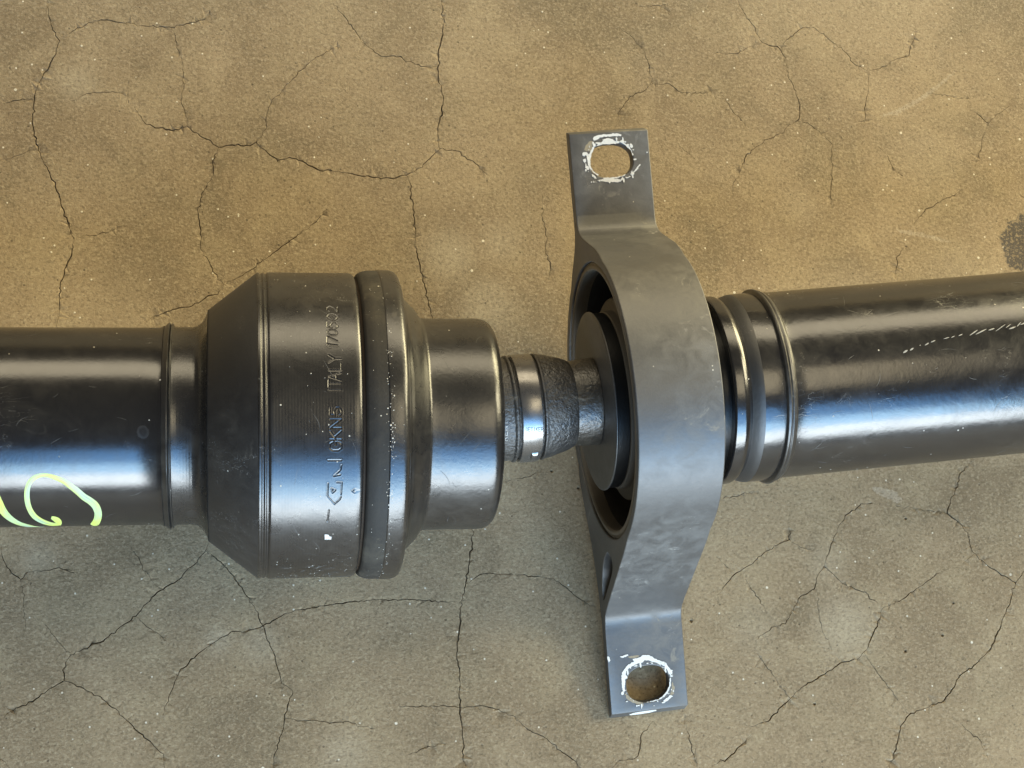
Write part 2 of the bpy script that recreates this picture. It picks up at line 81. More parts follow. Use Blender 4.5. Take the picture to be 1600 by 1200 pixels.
PAINT_TOP_WHITE = [[[100.01,2.2],[100.42,1.54],[102.35,0.97],[105.65,0.94],[108.97,0.79],[110.58,1.35],[110.41,1.92],[108.64,1.88],[107.47,1.74],[106.04,1.88],[104.17,1.65],[103.21,1.94],[102.23,2.34],[101.25,2.74],[100.3,2.91]],[[100.69,3.73],[103.05,3.65],[104.09,2.57],[105.53,2.31],[106.91,2.74],[108.49,3.53],[110.11,3.86],[109.12,4.44],[106.75,4.45],[105.33,4.53],[103.46,4.37],[102.01,4.78],[101.06,4.86],[101.59,4.25]],[[100.16,4.39],[100.61,4.65],[99.77,6.2],[98.9,7.98],[98.32,9.78],[98.2,11.61],[98.88,13.49],[100.18,14.72],[101.07,15.24],[100.58,15.44],[99.26,14.43],[98.2,13.22],[97.41,11.56],[97.34,9.72],[98.24,7.48],[99.34,5.72]],[[101.27,16.97],[102.8,16.96],[102.37,16.47],[103.33,16.35],[105.2,16.47],[107.33,16.38],[109.0,16.22],[110.94,15.7],[110.43,16.13],[108.49,16.64],[106.82,16.88],[106.34,16.96],[108.9,17.36],[109.22,17.73],[108.83,18.16],[107.4,18.3],[105.53,18.06],[103.19,17.9],[101.57,17.57]],[[95.69,7.09],[96.31,6.79],[97.11,6.95],[96.92,7.86],[96.28,8.39],[95.62,7.89]],[[95.72,9.39],[96.69,9.1],[96.87,9.69],[96.33,10.46],[95.78,10.08]],[[96.57,11.73],[97.27,11.78],[97.75,12.96],[97.37,13.28],[96.73,12.55]],[[98.39,14.95],[98.87,14.87],[100.14,16.44],[99.54,16.52],[98.68,15.66]],[[110.55,4.23],[111.47,4.52],[113.03,5.65],[113.83,7.31],[114.39,8.96],[114.09,9.17],[113.59,7.3],[112.63,6.09],[111.21,4.85]],[[115.81,12.97],[116.46,12.32],[116.68,12.52],[115.07,14.54],[113.69,15.37],[113.6,15.13]],[[97.81,17.55],[98.29,17.35],[98.38,17.7],[98.01,17.91]],[[98.76,17.38],[99.01,17.28],[99.2,17.76],[98.83,17.96]],[[96.07,13.31],[96.55,13.22],[96.75,13.58],[96.28,13.66]],[[119.22,8.11],[119.69,8.1],[119.7,8.49],[119.23,8.53]]]
PAINT_TOP_TAN = [[[96.5,6.0],[97.36,4.22],[99.12,2.95],[99.86,2.99],[99.97,3.92],[99.5,5.27],[98.56,6.58],[97.14,6.61]]]
PAINT_BOT_WHITE = [[[96.29,21.59],[96.45,19.55],[97.48,18.13],[99.17,16.53],[101.32,15.75],[100.88,14.67],[102.45,14.73],[104.06,14.27],[104.89,13.72],[106.71,13.94],[108.23,14.63],[109.47,15.68],[111.74,16.98],[113.28,17.55],[114.2,19.34],[115.39,21.03],[115.18,22.04],[114.03,21.52],[113.6,20.3],[112.65,18.9],[110.9,17.66],[109.62,17.12],[107.82,16.52],[106.56,15.85],[105.26,15.7],[104.68,16.41],[102.83,16.57],[100.68,17.35],[99.33,17.83],[98.19,18.99],[97.76,21.25],[97.34,23.26],[96.98,26.31],[96.43,26.63],[96.06,24.65]],[[114.6,22.75],[114.69,24.05],[114.41,26.35],[113.22,28.8],[111.52,30.27],[109.08,31.14],[107.22,31.38],[104.86,31.27],[106.97,31.14],[109.1,30.83],[111.02,29.95],[112.86,28.23],[114.01,26.04],[114.22,24.26]],[[91.5,12.67],[92.14,12.87],[92.56,14.21],[91.84,15.02],[91.65,14.1]],[[96.15,13.34],[97.87,13.03],[99.19,12.8],[99.42,13.26],[98.34,13.73],[97.02,13.83]],[[111.15,31.65],[112.82,30.56],[114.3,30.22],[114.12,30.85],[112.72,31.84],[111.64,32.1]],[[100.86,32.07],[101.39,32.01],[101.4,32.48],[100.95,32.52]]]
PAINT_BOT_TAN = [[[96.92,27.08],[98.28,28.02],[99.48,29.45],[101.23,30.57],[103.28,31.26],[103.71,32.55],[101.16,31.46],[99.14,30.44],[97.43,28.94]],[[115.1,24.88],[115.97,27.32],[115.53,29.59],[113.92,29.92],[114.73,27.94]],[[99.12,13.69],[101.49,13.58],[103.57,13.83],[102.47,14.47],[100.37,14.48]]]
STAIN = [[285.0,91.8],[287.5,94.1],[293.4,95.8],[304.7,94.9],[302.1,72.8],[290.7,71.6],[286.6,72.7],[283.8,73.2],[282.8,76.7],[284.3,80.3],[283.1,84.1]]
SCRAPES = [[[216.9,-16.8],[220.4,-16.4],[226.8,-18.5],[229.7,-22.1],[226.9,-23.6],[222.6,-21.0],[217.8,-18.9]],[[236.8,89.0],[247.7,87.8],[255.8,85.4],[261.2,83.6],[255.6,83.8],[247.5,85.9],[238.0,87.4]],[[232.9,137.4],[241.5,140.5],[253.4,147.0],[262.5,153.5],[271.8,160.4],[262.3,151.5],[253.2,144.7],[241.3,138.2]]]
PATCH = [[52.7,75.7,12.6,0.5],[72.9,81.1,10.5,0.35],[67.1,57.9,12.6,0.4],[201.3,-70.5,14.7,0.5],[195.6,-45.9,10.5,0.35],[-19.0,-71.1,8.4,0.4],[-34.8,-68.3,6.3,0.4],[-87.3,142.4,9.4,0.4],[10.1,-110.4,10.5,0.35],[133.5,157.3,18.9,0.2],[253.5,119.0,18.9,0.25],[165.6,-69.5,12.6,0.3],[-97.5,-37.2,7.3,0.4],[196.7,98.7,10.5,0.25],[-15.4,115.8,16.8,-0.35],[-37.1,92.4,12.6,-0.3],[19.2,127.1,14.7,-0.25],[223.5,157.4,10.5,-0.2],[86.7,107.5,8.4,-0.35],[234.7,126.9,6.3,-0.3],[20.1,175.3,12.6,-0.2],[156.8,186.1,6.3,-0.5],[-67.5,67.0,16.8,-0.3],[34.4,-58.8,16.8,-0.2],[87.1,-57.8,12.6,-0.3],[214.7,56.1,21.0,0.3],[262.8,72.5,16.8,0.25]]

# ------------------------------------------------------------------ node helpers
class NT:
    def __init__(self, name):
        self.m = bpy.data.materials.new(name)
        self.m.use_nodes = True
        self.t = self.m.node_tree
        self.b = self.t.nodes['Principled BSDF']
        self.co = self.t.nodes.new('ShaderNodeTexCoord').outputs['Object']
    def n(self, typ, **kw):
        nd = self.t.nodes.new(typ)
        for k, v in kw.items():
            setattr(nd, k, v)
        return nd
    def link(self, a, b):
        self.t.links.new(a, b)
    def put(self, sock, v):
        if isinstance(v, bpy.types.NodeSocket):
            self.link(v, sock)
        else:
            if isinstance(v, tuple) and len(v) == 3 and sock.type == 'RGBA':
                v = (*v, 1)
            sock.default_value = v
    def set(self, name, v):
        self.put(self.b.inputs[name], v)
    def scale(self, vec):
        nd = self.n('ShaderNodeMapping'); self.link(self.co, nd.inputs['Vector'])
        nd.inputs['Scale'].default_value = vec
        return nd.outputs['Vector']
    def noise(self, scale, detail=3, rough=0.55, vec=None, dist=0.0):
        nd = self.n('ShaderNodeTexNoise')
        self.link(vec or self.co, nd.inputs['Vector'])
        nd.inputs['Scale'].default_value = scale; nd.inputs['Detail'].default_value = detail
        nd.inputs['Roughness'].default_value = rough; nd.inputs['Distortion'].default_value = dist
        return nd.outputs['Fac']
    def voro(self, scale, feature='F1', vec=None, out='Distance'):
        nd = self.n('ShaderNodeTexVoronoi', feature=feature)
        self.link(vec or self.co, nd.inputs['Vector']); nd.inputs['Scale'].default_value = scale
        return nd.outputs[out]
    def ramp(self, v, a, b, lo=0.0, hi=1.0):
        nd = self.n('ShaderNodeMapRange', interpolation_type='SMOOTHSTEP')
        self.put(nd.inputs['Value'], v)
        for k, x in (('From Min', a), ('From Max', b), ('To Min', lo), ('To Max', hi)):
            nd.inputs[k].default_value = x
        return nd.outputs['Result']
    def math(self, op, a, b=0.0, c=0.0):
        nd = self.n('ShaderNodeMath', operation=op)
        self.put(nd.inputs[0], a); self.put(nd.inputs[1], b); self.put(nd.inputs[2], c)
        return nd.outputs[0]
    def mix(self, f, a, b):
        nd = self.n('ShaderNodeMix', data_type='RGBA')
        self.put(nd.inputs[0], f); self.put(nd.inputs[6], a); self.put(nd.inputs[7], b)
        return nd.outputs[2]
    def mixf(self, f, a, b):
        nd = self.n('ShaderNodeMix', data_type='FLOAT')
        self.put(nd.inputs[0], f); self.put(nd.inputs[2], a); self.put(nd.inputs[3], b)
        return nd.outputs[0]
    def attr(self, name):
        return self.n('ShaderNodeAttribute', attribute_name=name).outputs['Fac']
    def bump(self, h, strength, dist, prev=None):
        nd = self.n('ShaderNodeBump')
        self.put(nd.inputs['Height'], h); nd.inputs['Strength'].default_value = strength
        nd.inputs['Distance'].default_value = dist
        if prev: self.link(prev, nd.inputs['Normal'])
        return nd.outputs['Normal']

def paint(name, base=(0.009, 0.009, 0.010), rough=0.28, ior=1.85, dust=0.25, dust_col=(0.17, 0.145, 0.105),
          grain=0.3, grain_scale=900, lines=0.0, drops=0.0, scr=0.5, metallic=0.0, blotch=0.1, smear=1.6):
    t = NT(name)
    big = t.noise(28, 4, 0.6)
    med = t.noise(160, 5, 0.65, dist=0.6)
    fine = t.noise(1400, 3, 0.6)
    d = t.math('MULTIPLY', t.ramp(big, 0.32, 0.75), t.ramp(med, 0.3, 0.75))
    d = t.math('MULTIPLY', t.math('ADD', d, t.math('MULTIPLY', fine, 0.35)), dust)
    # bright dust grains
    v = t.voro(620); vc = t.voro(620, out='Color')
    sep = t.n('ShaderNodeSeparateColor'); t.link(vc, sep.inputs[0])
    gr = t.math('MULTIPLY', t.ramp(v, 0.10, 0.22, 1, 0), t.ramp(sep.outputs[0], 0.978, 0.984))
    gr = t.math('MULTIPLY', gr, t.ramp(med, 0.42, 0.55))
    # hairline scratches: iso-lines of a stretched noise, broken by another noise
    sv = t.scale((140, 420, 420))
    s1 = t.noise(1.0, 1, 0.4, vec=sv, dist=1.2)
    s1 = t.ramp(t.math('ABSOLUTE', t.math('SUBTRACT', s1, 0.5)), 0.0, 0.0035, 1, 0)
    s1 = t.math('MULTIPLY', s1, t.ramp(t.noise(55, 2), 0.56, 0.66))
    s1 = t.math('MULTIPLY', s1, scr)
    sm = t.math('MULTIPLY', t.ramp(t.noise(75, 4, 0.7, dist=2.5), 0.60, 0.72), t.ramp(big, 0.46, 0.62))
    d = t.math('ADD', d, t.math('MULTIPLY', sm, dust * smear))
    col = t.mix(d, base, dust_col)
    col = t.mix(s1, col, (0.34, 0.32, 0.29))
    col = t.mix(gr, col, (0.62, 0.57, 0.47))
    rg = t.math('ADD', rough - blotch * 0.5, t.math('MULTIPLY', med, blotch))
    rg = t.math('ADD', rg, t.math('MULTIPLY', d, 0.55))
    rg = t.math('ADD', rg, t.math('MULTIPLY', gr, 0.5))
    if drops:
        vd = t.voro(85, vec=t.scale((1, 1, 1)))
        vcol = t.n('ShaderNodeSeparateColor'); t.link(t.voro(85, out='Color'), vcol.inputs[0])
        wob = t.math('ADD', vd, t.math('MULTIPLY', t.noise(300, 2), 0.10))
        ring = t.math('MULTIPLY', t.ramp(wob, 0.20, 0.235), t.ramp(wob, 0.245, 0.28, 1, 0))
        disc = t.ramp(wob, 0.225, 0.25, 1, 0)
        msk = t.ramp(vcol.outputs[1], 0.60, 0.62)
        ring = t.math('MULTIPLY', ring, msk); disc = t.math('MULTIPLY', disc, msk)
        rg = t.math('ADD', rg, t.math('MULTIPLY', disc, 0.09 * drops))
        rg = t.math('ADD', rg, t.math('MULTIPLY', ring, 0.1 * drops))
        col = t.mix(t.math('MULTIPLY', ring, 0.03 * drops), col, (0.2, 0.17, 0.13))
    t.set('Base Color', col); t.set('Roughness', rg); t.set('IOR', ior); t.set('Metallic', metallic)
    hh = t.math('MULTIPLY', t.noise(grain_scale, 3, 0.6), grain)
    hh = t.math('ADD', hh, t.math('MULTIPLY', t.math('ADD', s1, gr), 0.2))
    if lines:
        w = t.n('ShaderNodeTexWave', wave_type='BANDS', bands_direction='X')
        t.link(t.co, w.inputs['Vector']); w.inputs['Scale'].default_value = 330
        w.inputs['Distortion'].default_value = 0.6; w.inputs['Detail'].default_value = 1
        hh = t.math('ADD', hh, t.math('MULTIPLY', w.outputs['Fac'], lines * 0.5))
    nb = t.bump(hh, 1.0, 0.00011)
    t.set('Normal', nb)
    return t.m

def plain(name, col, rough=0.6, grain=0.3, gscale=900, var=0.3, ior=1.5, metallic=0.0):
    t = NT(name)
    n = t.noise(gscale * 0.3, 4, 0.6)
    t.set('Base Color', t.mix(t.math('MULTIPLY', n, var), col, tuple(c * 0.35 for c in col)))
    t.set('Roughness', rough); t.set('IOR', ior); t.set('Metallic', metallic)
    t.set('Normal', t.bump(t.noise(gscale, 4, 0.6), grain, 0.0002))
    return t.m

def concrete():
    t = NT('worn_concrete')
    big = t.noise(9, 4, 0.6); mid = t.noise(45, 5, 0.62, dist=0.5)
    sand = t.noise(800, 4, 0.8)
    a, b = (0.224, 0.166, 0.098), (0.345, 0.262, 0.158)
    cloud = t.noise(20, 5, 0.62, dist=0.8)
    col = t.mix(t.ramp(big, 0.3, 0.7), a, b)
    col = t.mix(t.ramp(cloud, 0.50, 0.68, 0.0, 0.42), col, (0.43, 0.336, 0.21))
    col = t.mix(t.ramp(cloud, 0.34, 0.48, 0.45, 0.0), col, (0.17, 0.132, 0.078))
    col = t.mix(t.ramp(mid, 0.42, 0.68, 0.0, 0.35), col, (0.42, 0.338, 0.21))
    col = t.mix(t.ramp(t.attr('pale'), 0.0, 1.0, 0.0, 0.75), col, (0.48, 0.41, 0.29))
    col = t.mix(t.ramp(t.attr('dark_tone'), 0.0, 1.0, 0.0, 0.6), col, (0.17, 0.14, 0.092))
    # sand grains, light and dark
    col = t.mix(t.ramp(sand, 0.50, 0.70, 0.0, 0.42), col, (0.60, 0.50, 0.35))
    col = t.mix(t.ramp(sand, 0.31, 0.47, 0.55, 0.0), col, (0.085, 0.065, 0.04))
    gc = t.n('ShaderNodeSeparateColor'); t.link(t.voro(1150, out='Color', vec=t.scale((1, 1.25, 1))), gc.inputs[0])
    col = t.mix(t.ramp(gc.outputs[0], 0.70, 1.0, 0.0, 0.24), col, (0.58, 0.48, 0.32))
    col = t.mix(t.ramp(gc.outputs[1], 0.66, 1.0, 0.0, 0.30), col, (0.095, 0.072, 0.042))
    def specks(scale, size, keep, seedvec=None):
        v = t.voro(scale, vec=seedvec)
        s = t.n('ShaderNodeSeparateColor'); t.link(t.voro(scale, out='Color', vec=seedvec), s.inputs[0])
        return t.math('MULTIPLY', t.ramp(v, size * 0.7, size, 1, 0), t.ramp(s.outputs[0], keep, keep + 0.004)), s
    dk, _ = specks(420, 0.2, 0.95, t.scale((1, 1, 0.01)))
    col = t.mix(t.math('MULTIPLY', dk, 0.55), col, (0.05, 0.04, 0.028))
    wv = t.n('ShaderNodeVectorMath', operation='ADD'); t.link(t.co, wv.inputs[0]); wv.inputs[1].default_value = (3.1, 1.7, 0)
    w1, _ = specks(210, 0.13, 0.965, wv.outputs[0])
    w2, _ = specks(520, 0.22, 0.965, wv.outputs[0])
    wh = t.math('MAXIMUM', w1, w2)
    col = t.mix(t.math('MULTIPLY', wh, 0.85), col, (0.80, 0.74, 0.60))
    # dirt in the cracks, dark oil stain, pale scrape marks
    cr = t.attr('crack')
    col = t.mix(t.ramp(cr, 0.1, 0.85, 0, 0.74), col, (0.055, 0.041, 0.024))
    st = t.math('MULTIPLY', t.attr('stain'), t.ramp(sand, 0.36, 0.56))
    col = t.mix(t.ramp(st, 0.25, 0.6, 0, 0.85), col, (0.045, 0.043, 0.045))
    sp = t.math('MULTIPLY', t.attr('scrape'), t.ramp(sand, 0.34, 0.55))
    col = t.mix(t.ramp(sp, 0.2, 0.8, 0, 0.2), col, (0.66, 0.61, 0.52))
    t.set('Base Color', col)
    t.set('Roughness', t.ramp(mid, 0.3, 0.7, 0.62, 0.86))
    t.set('Specular IOR Level', 0.35)
    hh = t.math('ADD', t.math('MULTIPLY', mid, 0.9), t.math('ADD', t.math('MULTIPLY', t.math('SUBTRACT', gc.outputs[0], gc.outputs[1]), 0.2), t.math('ADD', sand, t.math('MULTIPLY', t.math('SUBTRACT', wh, dk), 0.5))))
    nb = t.bump(hh, 0.5, 0.0006)
    t.set('Normal', nb)
    return t.m

# ------------------------------------------------------------------ mesh helpers
def mesh_obj(name, verts, faces, mat, parent=None, smooth=True, angle=35, frame=None):
    me = bpy.data.meshes.new(name)
    me.from_pydata([tuple(c * MM for c in v) for v in verts], [], faces)
    if not isinstance(mat, (list, tuple)): mat = [mat]
    for m in mat: me.materials.append(m)
    if smooth:
        me.polygons.foreach_set('use_smooth', [True] * len(me.polygons))
        me.set_sharp_from_angle(angle=R(angle))
    me.update()
    return link(name, me, parent, frame)

def link(name, me, parent=None, frame=None):
    o = bpy.data.objects.new(name, me); C.objects.link(o)
    if parent is not None:
        o.parent = parent
    if frame is not None:
        o.location, o.rotation_euler = frame
    return o

def rounded(prof, r=0.5, n=3):
    out = [prof[0]]
    for i in range(1, len(prof) - 1):
        p0, p1, p2 = (np.array(prof[k], float) for k in (i - 1, i, i + 1))
        a, b = p0 - p1, p2 - p1
        la, lb = np.linalg.norm(a), np.linalg.norm(b)
        if la < 1e-6 or lb < 1e-6: continue
        ang = math.acos(max(-1, min(1, float(a @ b / la / lb))))
        if ang > R(160):
            out.append(tuple(p1)); continue
        d = min(r, la * 0.4, lb * 0.4)
        q0, q2 = p1 + a / la * d, p1 + b / lb * d
        for k in range(n + 1):
            t = k / n
            out.append(tuple((1 - t) ** 2 * q0 + 2 * t * (1 - t) * p1 + t * t * q2))
    out.append(prof[-1])
    return out

def lathe(name, prof, mat, parent, frame=None, seg=160, cap=(False, False), wob=0.0, angle=35):
    verts, faces = [], []
    m = len(prof)
    ph = [2 * math.pi * k / seg for k in range(seg)]
    for i, (s, r) in enumerate(prof):
        for k, p in enumerate(ph):
            rr = r + (wob * math.sin(3 * p + i) if wob else 0)
            verts.append((s, rr * math.sin(p), rr * math.cos(p)))
    for i in range(m - 1):
        for k in range(seg):
            a, b = i * seg + k, i * seg + (k + 1) % seg
            faces.append((a, b, b + seg, a + seg))
    if cap[0]: faces.append(tuple(range(seg)))
    if cap[1]: faces.append(tuple((m - 1) * seg + k for k in range(seg - 1, -1, -1)))
    return mesh_obj(name, verts, faces, mat, parent, frame=frame, angle=angle)

def on_cyl(s, phi, r):
    p = R(phi)
    return (s, r * math.sin(p), r * math.cos(p))

# ------------------------------------------------------------------ materials
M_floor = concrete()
M_tube = paint('satin_black_tube', rough=0.20, dust=0.06, drops=1.0, grain=0.18, scr=0.35)
M_tube2 = paint('dusty_black_tube', rough=0.20, dust=0.09, grain=0.35, grain_scale=500, scr=0.6, blotch=0.16)
M_house = paint('dusty_black_housing', rough=0.27, dust=0.13, lines=0.13, scr=0.7, grain=0.2, blotch=0.14)
M_cone = paint('matte_black_cone', rough=0.44, dust=0.16, scr=0.8, grain=0.3)
M_rim = paint('matte_black_rim', base=(0.016, 0.015, 0.014), rough=0.62, ior=1.45, dust=0.36, smear=2.5, grain=0.8, grain_scale=500)
M_cover = paint('black_cover', rough=0.27, dust=0.15, scr=0.5, grain=0.45, grain_scale=700)
M_neck = paint('black_neck', rough=0.25, dust=0.16, lines=0.12, drops=0.8)
M_weld = paint('black_weld', rough=0.33, dust=0.35, grain=1.0, grain_scale=420)
M_boot = paint('rubber_boot', base=(0.018, 0.018, 0.019), rough=0.34, dust=0.5, dust_col=(0.13, 0.11, 0.08), grain=5.0, grain_scale=760, scr=0.2)
M_clamp = paint('steel_clamp', base=(0.26, 0.255, 0.25), rough=0.24, dust=0.12, metallic=0.85, grain=0.15)
M_collar = paint('rough_black_collar', rough=0.30, dust=0.35, grain=3.0, grain_scale=700, dust_col=(0.2, 0.16, 0.1))
M_shield = paint('grey_shield', base=(0.03, 0.03, 0.03), rough=0.42, dust=0.22, grain=0.2)
M_rubber = plain('black_rubber', (0.012, 0.011, 0.010), 0.7)
M_seal = plain('seal_black', (0.006, 0.006, 0.006), 0.35)
M_band = paint('matte_band', base=(0.012, 0.012, 0.012), rough=0.5, dust=0.06, grain=0.6)
M_brkt = paint('grey_bracket', base=(0.062, 0.061, 0.060), rough=0.43, ior=1.85, smear=2.2, dust=0.5, dust_col=(0.25, 0.235, 0.205), metallic=0.2, grain=0.35, grain_scale=700, scr=0.9, blotch=0.16)
M_edge = plain('worn_edge', (0.55, 0.54, 0.52), 0.4, metallic=0.5)
M_sleeve = plain('bushing_lip', (0.17, 0.14, 0.10), 0.55)
M_hub = plain('hub_brown_dust', (0.085, 0.072, 0.055), 0.6)
M_white = plain('white_paint', (0.86, 0.84, 0.78), 0.5, var=0.25)
M_tan = plain('bare_tan', (0.40, 0.33, 0.22), 0.6, var=0.6)
M_fleck = plain('pale_grit', (0.72, 0.68, 0.60), 0.45)
M_scratch = plain('bare_scratch', (0.42, 0.41, 0.38), 0.4)
M_rust = plain('rusty_groove', (0.05, 0.028, 0.012), 0.75, var=0.8)
M_ink = plain('dark_lettering', (0.02, 0.022, 0.03), 0.5)

def marker_mat():
    t = NT('marker_ink')
    uv = t.n('ShaderNodeTexCoord').outputs['UV']
    mp = t.n('ShaderNodeMapping'); t.link(uv, mp.inputs['Vector']); mp.inputs['Scale'].default_value = (6, 0.07, 1)
    st = t.noise(1.0, 3, 0.6, vec=mp.outputs['Vector'])
    mp2 = t.n('ShaderNodeMapping'); t.link(uv, mp2.inputs['Vector']); mp2.inputs['Scale'].default_value = (0.4, 0.06, 1)
    lo = t.noise(1.0, 2, 0.5, vec=mp2.outputs['Vector'])
    col = t.mix(t.ramp(lo, 0.38, 0.62), (0.74, 0.84, 0.17), (0.56, 0.73, 0.45))
    col = t.mix(t.ramp(st, 0.50, 0.68, 0, 0.6), col, (0.16, 0.24, 0.24))
    t.set('Base Color', col); t.set('Roughness', 0.45)
    return t.m
M_marker = marker_mat()

# ------------------------------------------------------------------ the floor, one sheet with carved cracks
def densify(pts, step=1.1, jit=0.26):
    p = np.array(pts, float)
    out = [p[0]]
    for a, b in zip(p[:-1], p[1:]):
        n = max(1, int(np.linalg.norm(b - a) / step))
        d = (b - a) / max(1e-6, np.linalg.norm(b - a)); nr = np.array([-d[1], d[0]])
        for k in range(1, n + 1):
            q = a + (b - a) * k / n
            if k < n: q = q + nr * nrng.normal(0, jit) + d * nrng.normal(0, jit * 0.4)
            out.append(q)
    out = np.array(out)
    return out

def build_floor():
    P, E = [], []
    centre = []
    def add(p): P.append((float(p[0]), float(p[1]))); return len(P) - 1
    # the cracks go on past the picture's edge: a few more beyond it
    extra = []
    for k in range(46):
        a = nrng.uniform(0, 2 * math.pi); r = nrng.uniform(235, 620)
        q = np.array([85 + r * math.cos(a), 10 + r * 0.85 * math.sin(a)])
        if -118 < q[0] < 292 and -146 < q[1] < 174: continue
        d = nrng.uniform(0, 2 * math.pi); l = [q.copy()]
        for j in range(int(nrng.integers(4, 10))):
            d += nrng.normal(0, 0.55); q = q + np.array([math.cos(d), math.sin(d)]) * nrng.uniform(8, 18)
            if -112 < q[0] < 284 and -138 < q[1] < 166: break
            l.append(q.copy())
        if len(l) > 2: extra.append((float(nrng.uniform(0.4, 0.9)), l))
    for w, pts in list(CRACKS) + extra:
        c = densify(pts)
        n = len(c)
        T = np.gradient(c, axis=0); T /= np.linalg.norm(T, axis=1)[:, None] + 1e-9
        N = np.stack([-T[:, 1], T[:, 0]], 1)
        ph = nrng.uniform(0, 9)
        ww = (0.06 + 0.195 * w) * (0.75 + 0.45 * np.sin(np.arange(n) * 0.37 + ph) * np.sin(np.arange(n) * 0.11 + ph * 2)) * nrng.uniform(0.75, 1.3, n)
        ww *= np.clip(np.minimum(np.arange(n), np.arange(n)[::-1]) / 5.0, 0.35, 1)
        ci = [add(p) for p in c]
        li = [add(p) for p in c + N * ww[:, None]]
        ri = [add(p) for p in c - N * ww[:, None] * nrng.uniform(0.8, 1.25, n)[:, None]]
        for l in (ci, li, ri):
            E += list(zip(l[:-1], l[1:]))
        for e, sg in ((0, -1), (n - 1, 1)):           # closed, pinched ends
            for q in (c[e] + T[e] * sg * 0.45, c[e] + N[e] * 0.4, c[e] - N[e] * 0.4): add(q)
        centre.append((c, ww, w))
    for cx, cy in PITS:
        r = nrng.uniform(0.45, 0.9)
        ring = [add((cx + r * math.cos(a) * nrng.uniform(.7, 1.2), cy + r * math.sin(a) * nrng.uniform(.7, 1.2))) for a in np.linspace(0, 2 * math.pi, 10)[:-1]]
        add((cx, cy))
        E += list(zip(ring, ring[1:] + ring[:1]))
        centre.append((np.array([[cx, cy]]), np.array([r]), 0.7))
    # regular points carrying the stain mask and the pale and dark tone masks
    for x in np.arange(-140, 320, 4.0):
        for y in np.arange(-165, 195, 4.0):
            add((x + nrng.uniform(-1, 1), y + nrng.uniform(-1, 1)))
    for x in np.arange(268, 300, 0.9):
        for y in np.arange(44, 76, 0.9): add((x, y))
    for poly in SCRAPES:
        q = np.array(poly); lo, hi = q.min(0) - 1, q.max(0) + 1
        for x in np.arange(lo[0], hi[0], 0.7):
            for y in np.arange(lo[1], hi[1], 0.7): add((x, y))
    for b in (400, 700, 1200, 2500):
        for a in np.linspace(0, 2 * math.pi, 25)[:-1]: add((85 + b * math.cos(a), b * math.sin(a)))
    corners = [add(p) for p in ((-3000, -3000), (3200, -3000), (3200, 3000), (-3000, 3000))]
    E += list(zip(corners, corners[1:] + corners[:1]))
    res = delaunay_2d_cdt([Vector(p) for p in P], E, [], 0, 1e-4)
    v = np.array([(q[0], q[1]) for q in res[0]]); faces = [tuple(f) for f in res[2]]
    depth = np.zeros(len(v)); crack = np.zeros(len(v))
    # vertex depth from its distance to the crack centre lines (grid-hashed)
    pts = np.concatenate([c for c, _, _ in centre]); ws = np.concatenate([w for _, w, _ in centre])
    st = np.concatenate([np.full(len(c), s) for c, _, s in centre])
    cell = {}
    for i, p in enumerate(pts): cell.setdefault((int(p[0] // 3), int(p[1] // 3)), []).append(i)
    segn = np.concatenate([np.append(np.arange(1, len(c)), -1) + 0 for c, _, _ in centre])
    base = np.cumsum([0] + [len(c) for c, _, _ in centre])
    nxt = np.full(len(pts), -1)
    for k, (c, _, _) in enumerate(centre):
        for j in range(len(c) - 1): nxt[base[k] + j] = base[k] + j + 1
    for i, p in enumerate(v):
        cx, cy = int(p[0] // 3), int(p[1] // 3)
        best = 0.0; bd = 0.0
        for a in (-1, 0, 1):
            for b in (-1, 0, 1):
                for j in cell.get((cx + a, cy + b), ()):
                    q0 = pts[j]; k = nxt[j]
                    if k >= 0:
                        q1 = pts[k]; dx, dy = q1 - q0
                        t = max(0, min(1, ((p[0] - q0[0]) * dx + (p[1] - q0[1]) * dy) / (dx * dx + dy * dy + 1e-9)))
                        d = math.hypot(p[0] - q0[0] - t * dx, p[1] - q0[1] - t * dy)
                    else:
                        d = math.hypot(p[0] - q0[0], p[1] - q0[1])
                    f = 1 - d / max(0.03, ws[j] * 0.9)
                    if f > best: best = f
                    if f > 0: bd = max(bd, f * (0.35 + 0.75 * st[j]))
        depth[i] = bd; crack[i] = min(1, best * (0.5 + 0.7 * 1) if best > 0 else 0)
    z = -depth * 0.9
    me = bpy.data.meshes.new('concrete_floor')
    me.from_pydata([(a * MM, b * MM, c * MM) for (a, b), c in zip(v, z)], [], faces)
    def inside(poly, q):
        c = False; n = len(poly)
        for i in range(n):
            (x1, y1), (x2, y2) = poly[i], poly[(i + 1) % n]
            if (y1 > q[1]) != (y2 > q[1]) and q[0] < (x2 - x1) * (q[1] - y1) / (y2 - y1) + x1: c = not c
        return c
    stain = np.array([1.0 if inside(STAIN, q) else 0.0 for q in v])
    scrape = np.zeros(len(v))
    for poly in SCRAPES: scrape = np.maximum(scrape, [1.0 if inside(poly, q) else 0.0 for q in v])
    pale = np.zeros(len(v)); dark_tone = np.zeros(len(v))
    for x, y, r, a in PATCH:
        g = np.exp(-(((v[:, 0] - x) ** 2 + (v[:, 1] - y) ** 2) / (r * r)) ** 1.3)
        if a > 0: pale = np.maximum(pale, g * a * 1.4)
        else: dark_tone = np.maximum(dark_tone, -g * a * 1.4)
    for nm, arr in (('crack', crack), ('stain', stain), ('scrape', scrape), ('pale', pale), ('dark_tone', dark_tone)):
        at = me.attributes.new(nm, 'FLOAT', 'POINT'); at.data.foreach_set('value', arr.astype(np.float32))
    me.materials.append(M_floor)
    o = link('concrete_floor', me)
    o['kind'] = 'structure'
    return o
floor = build_floor()

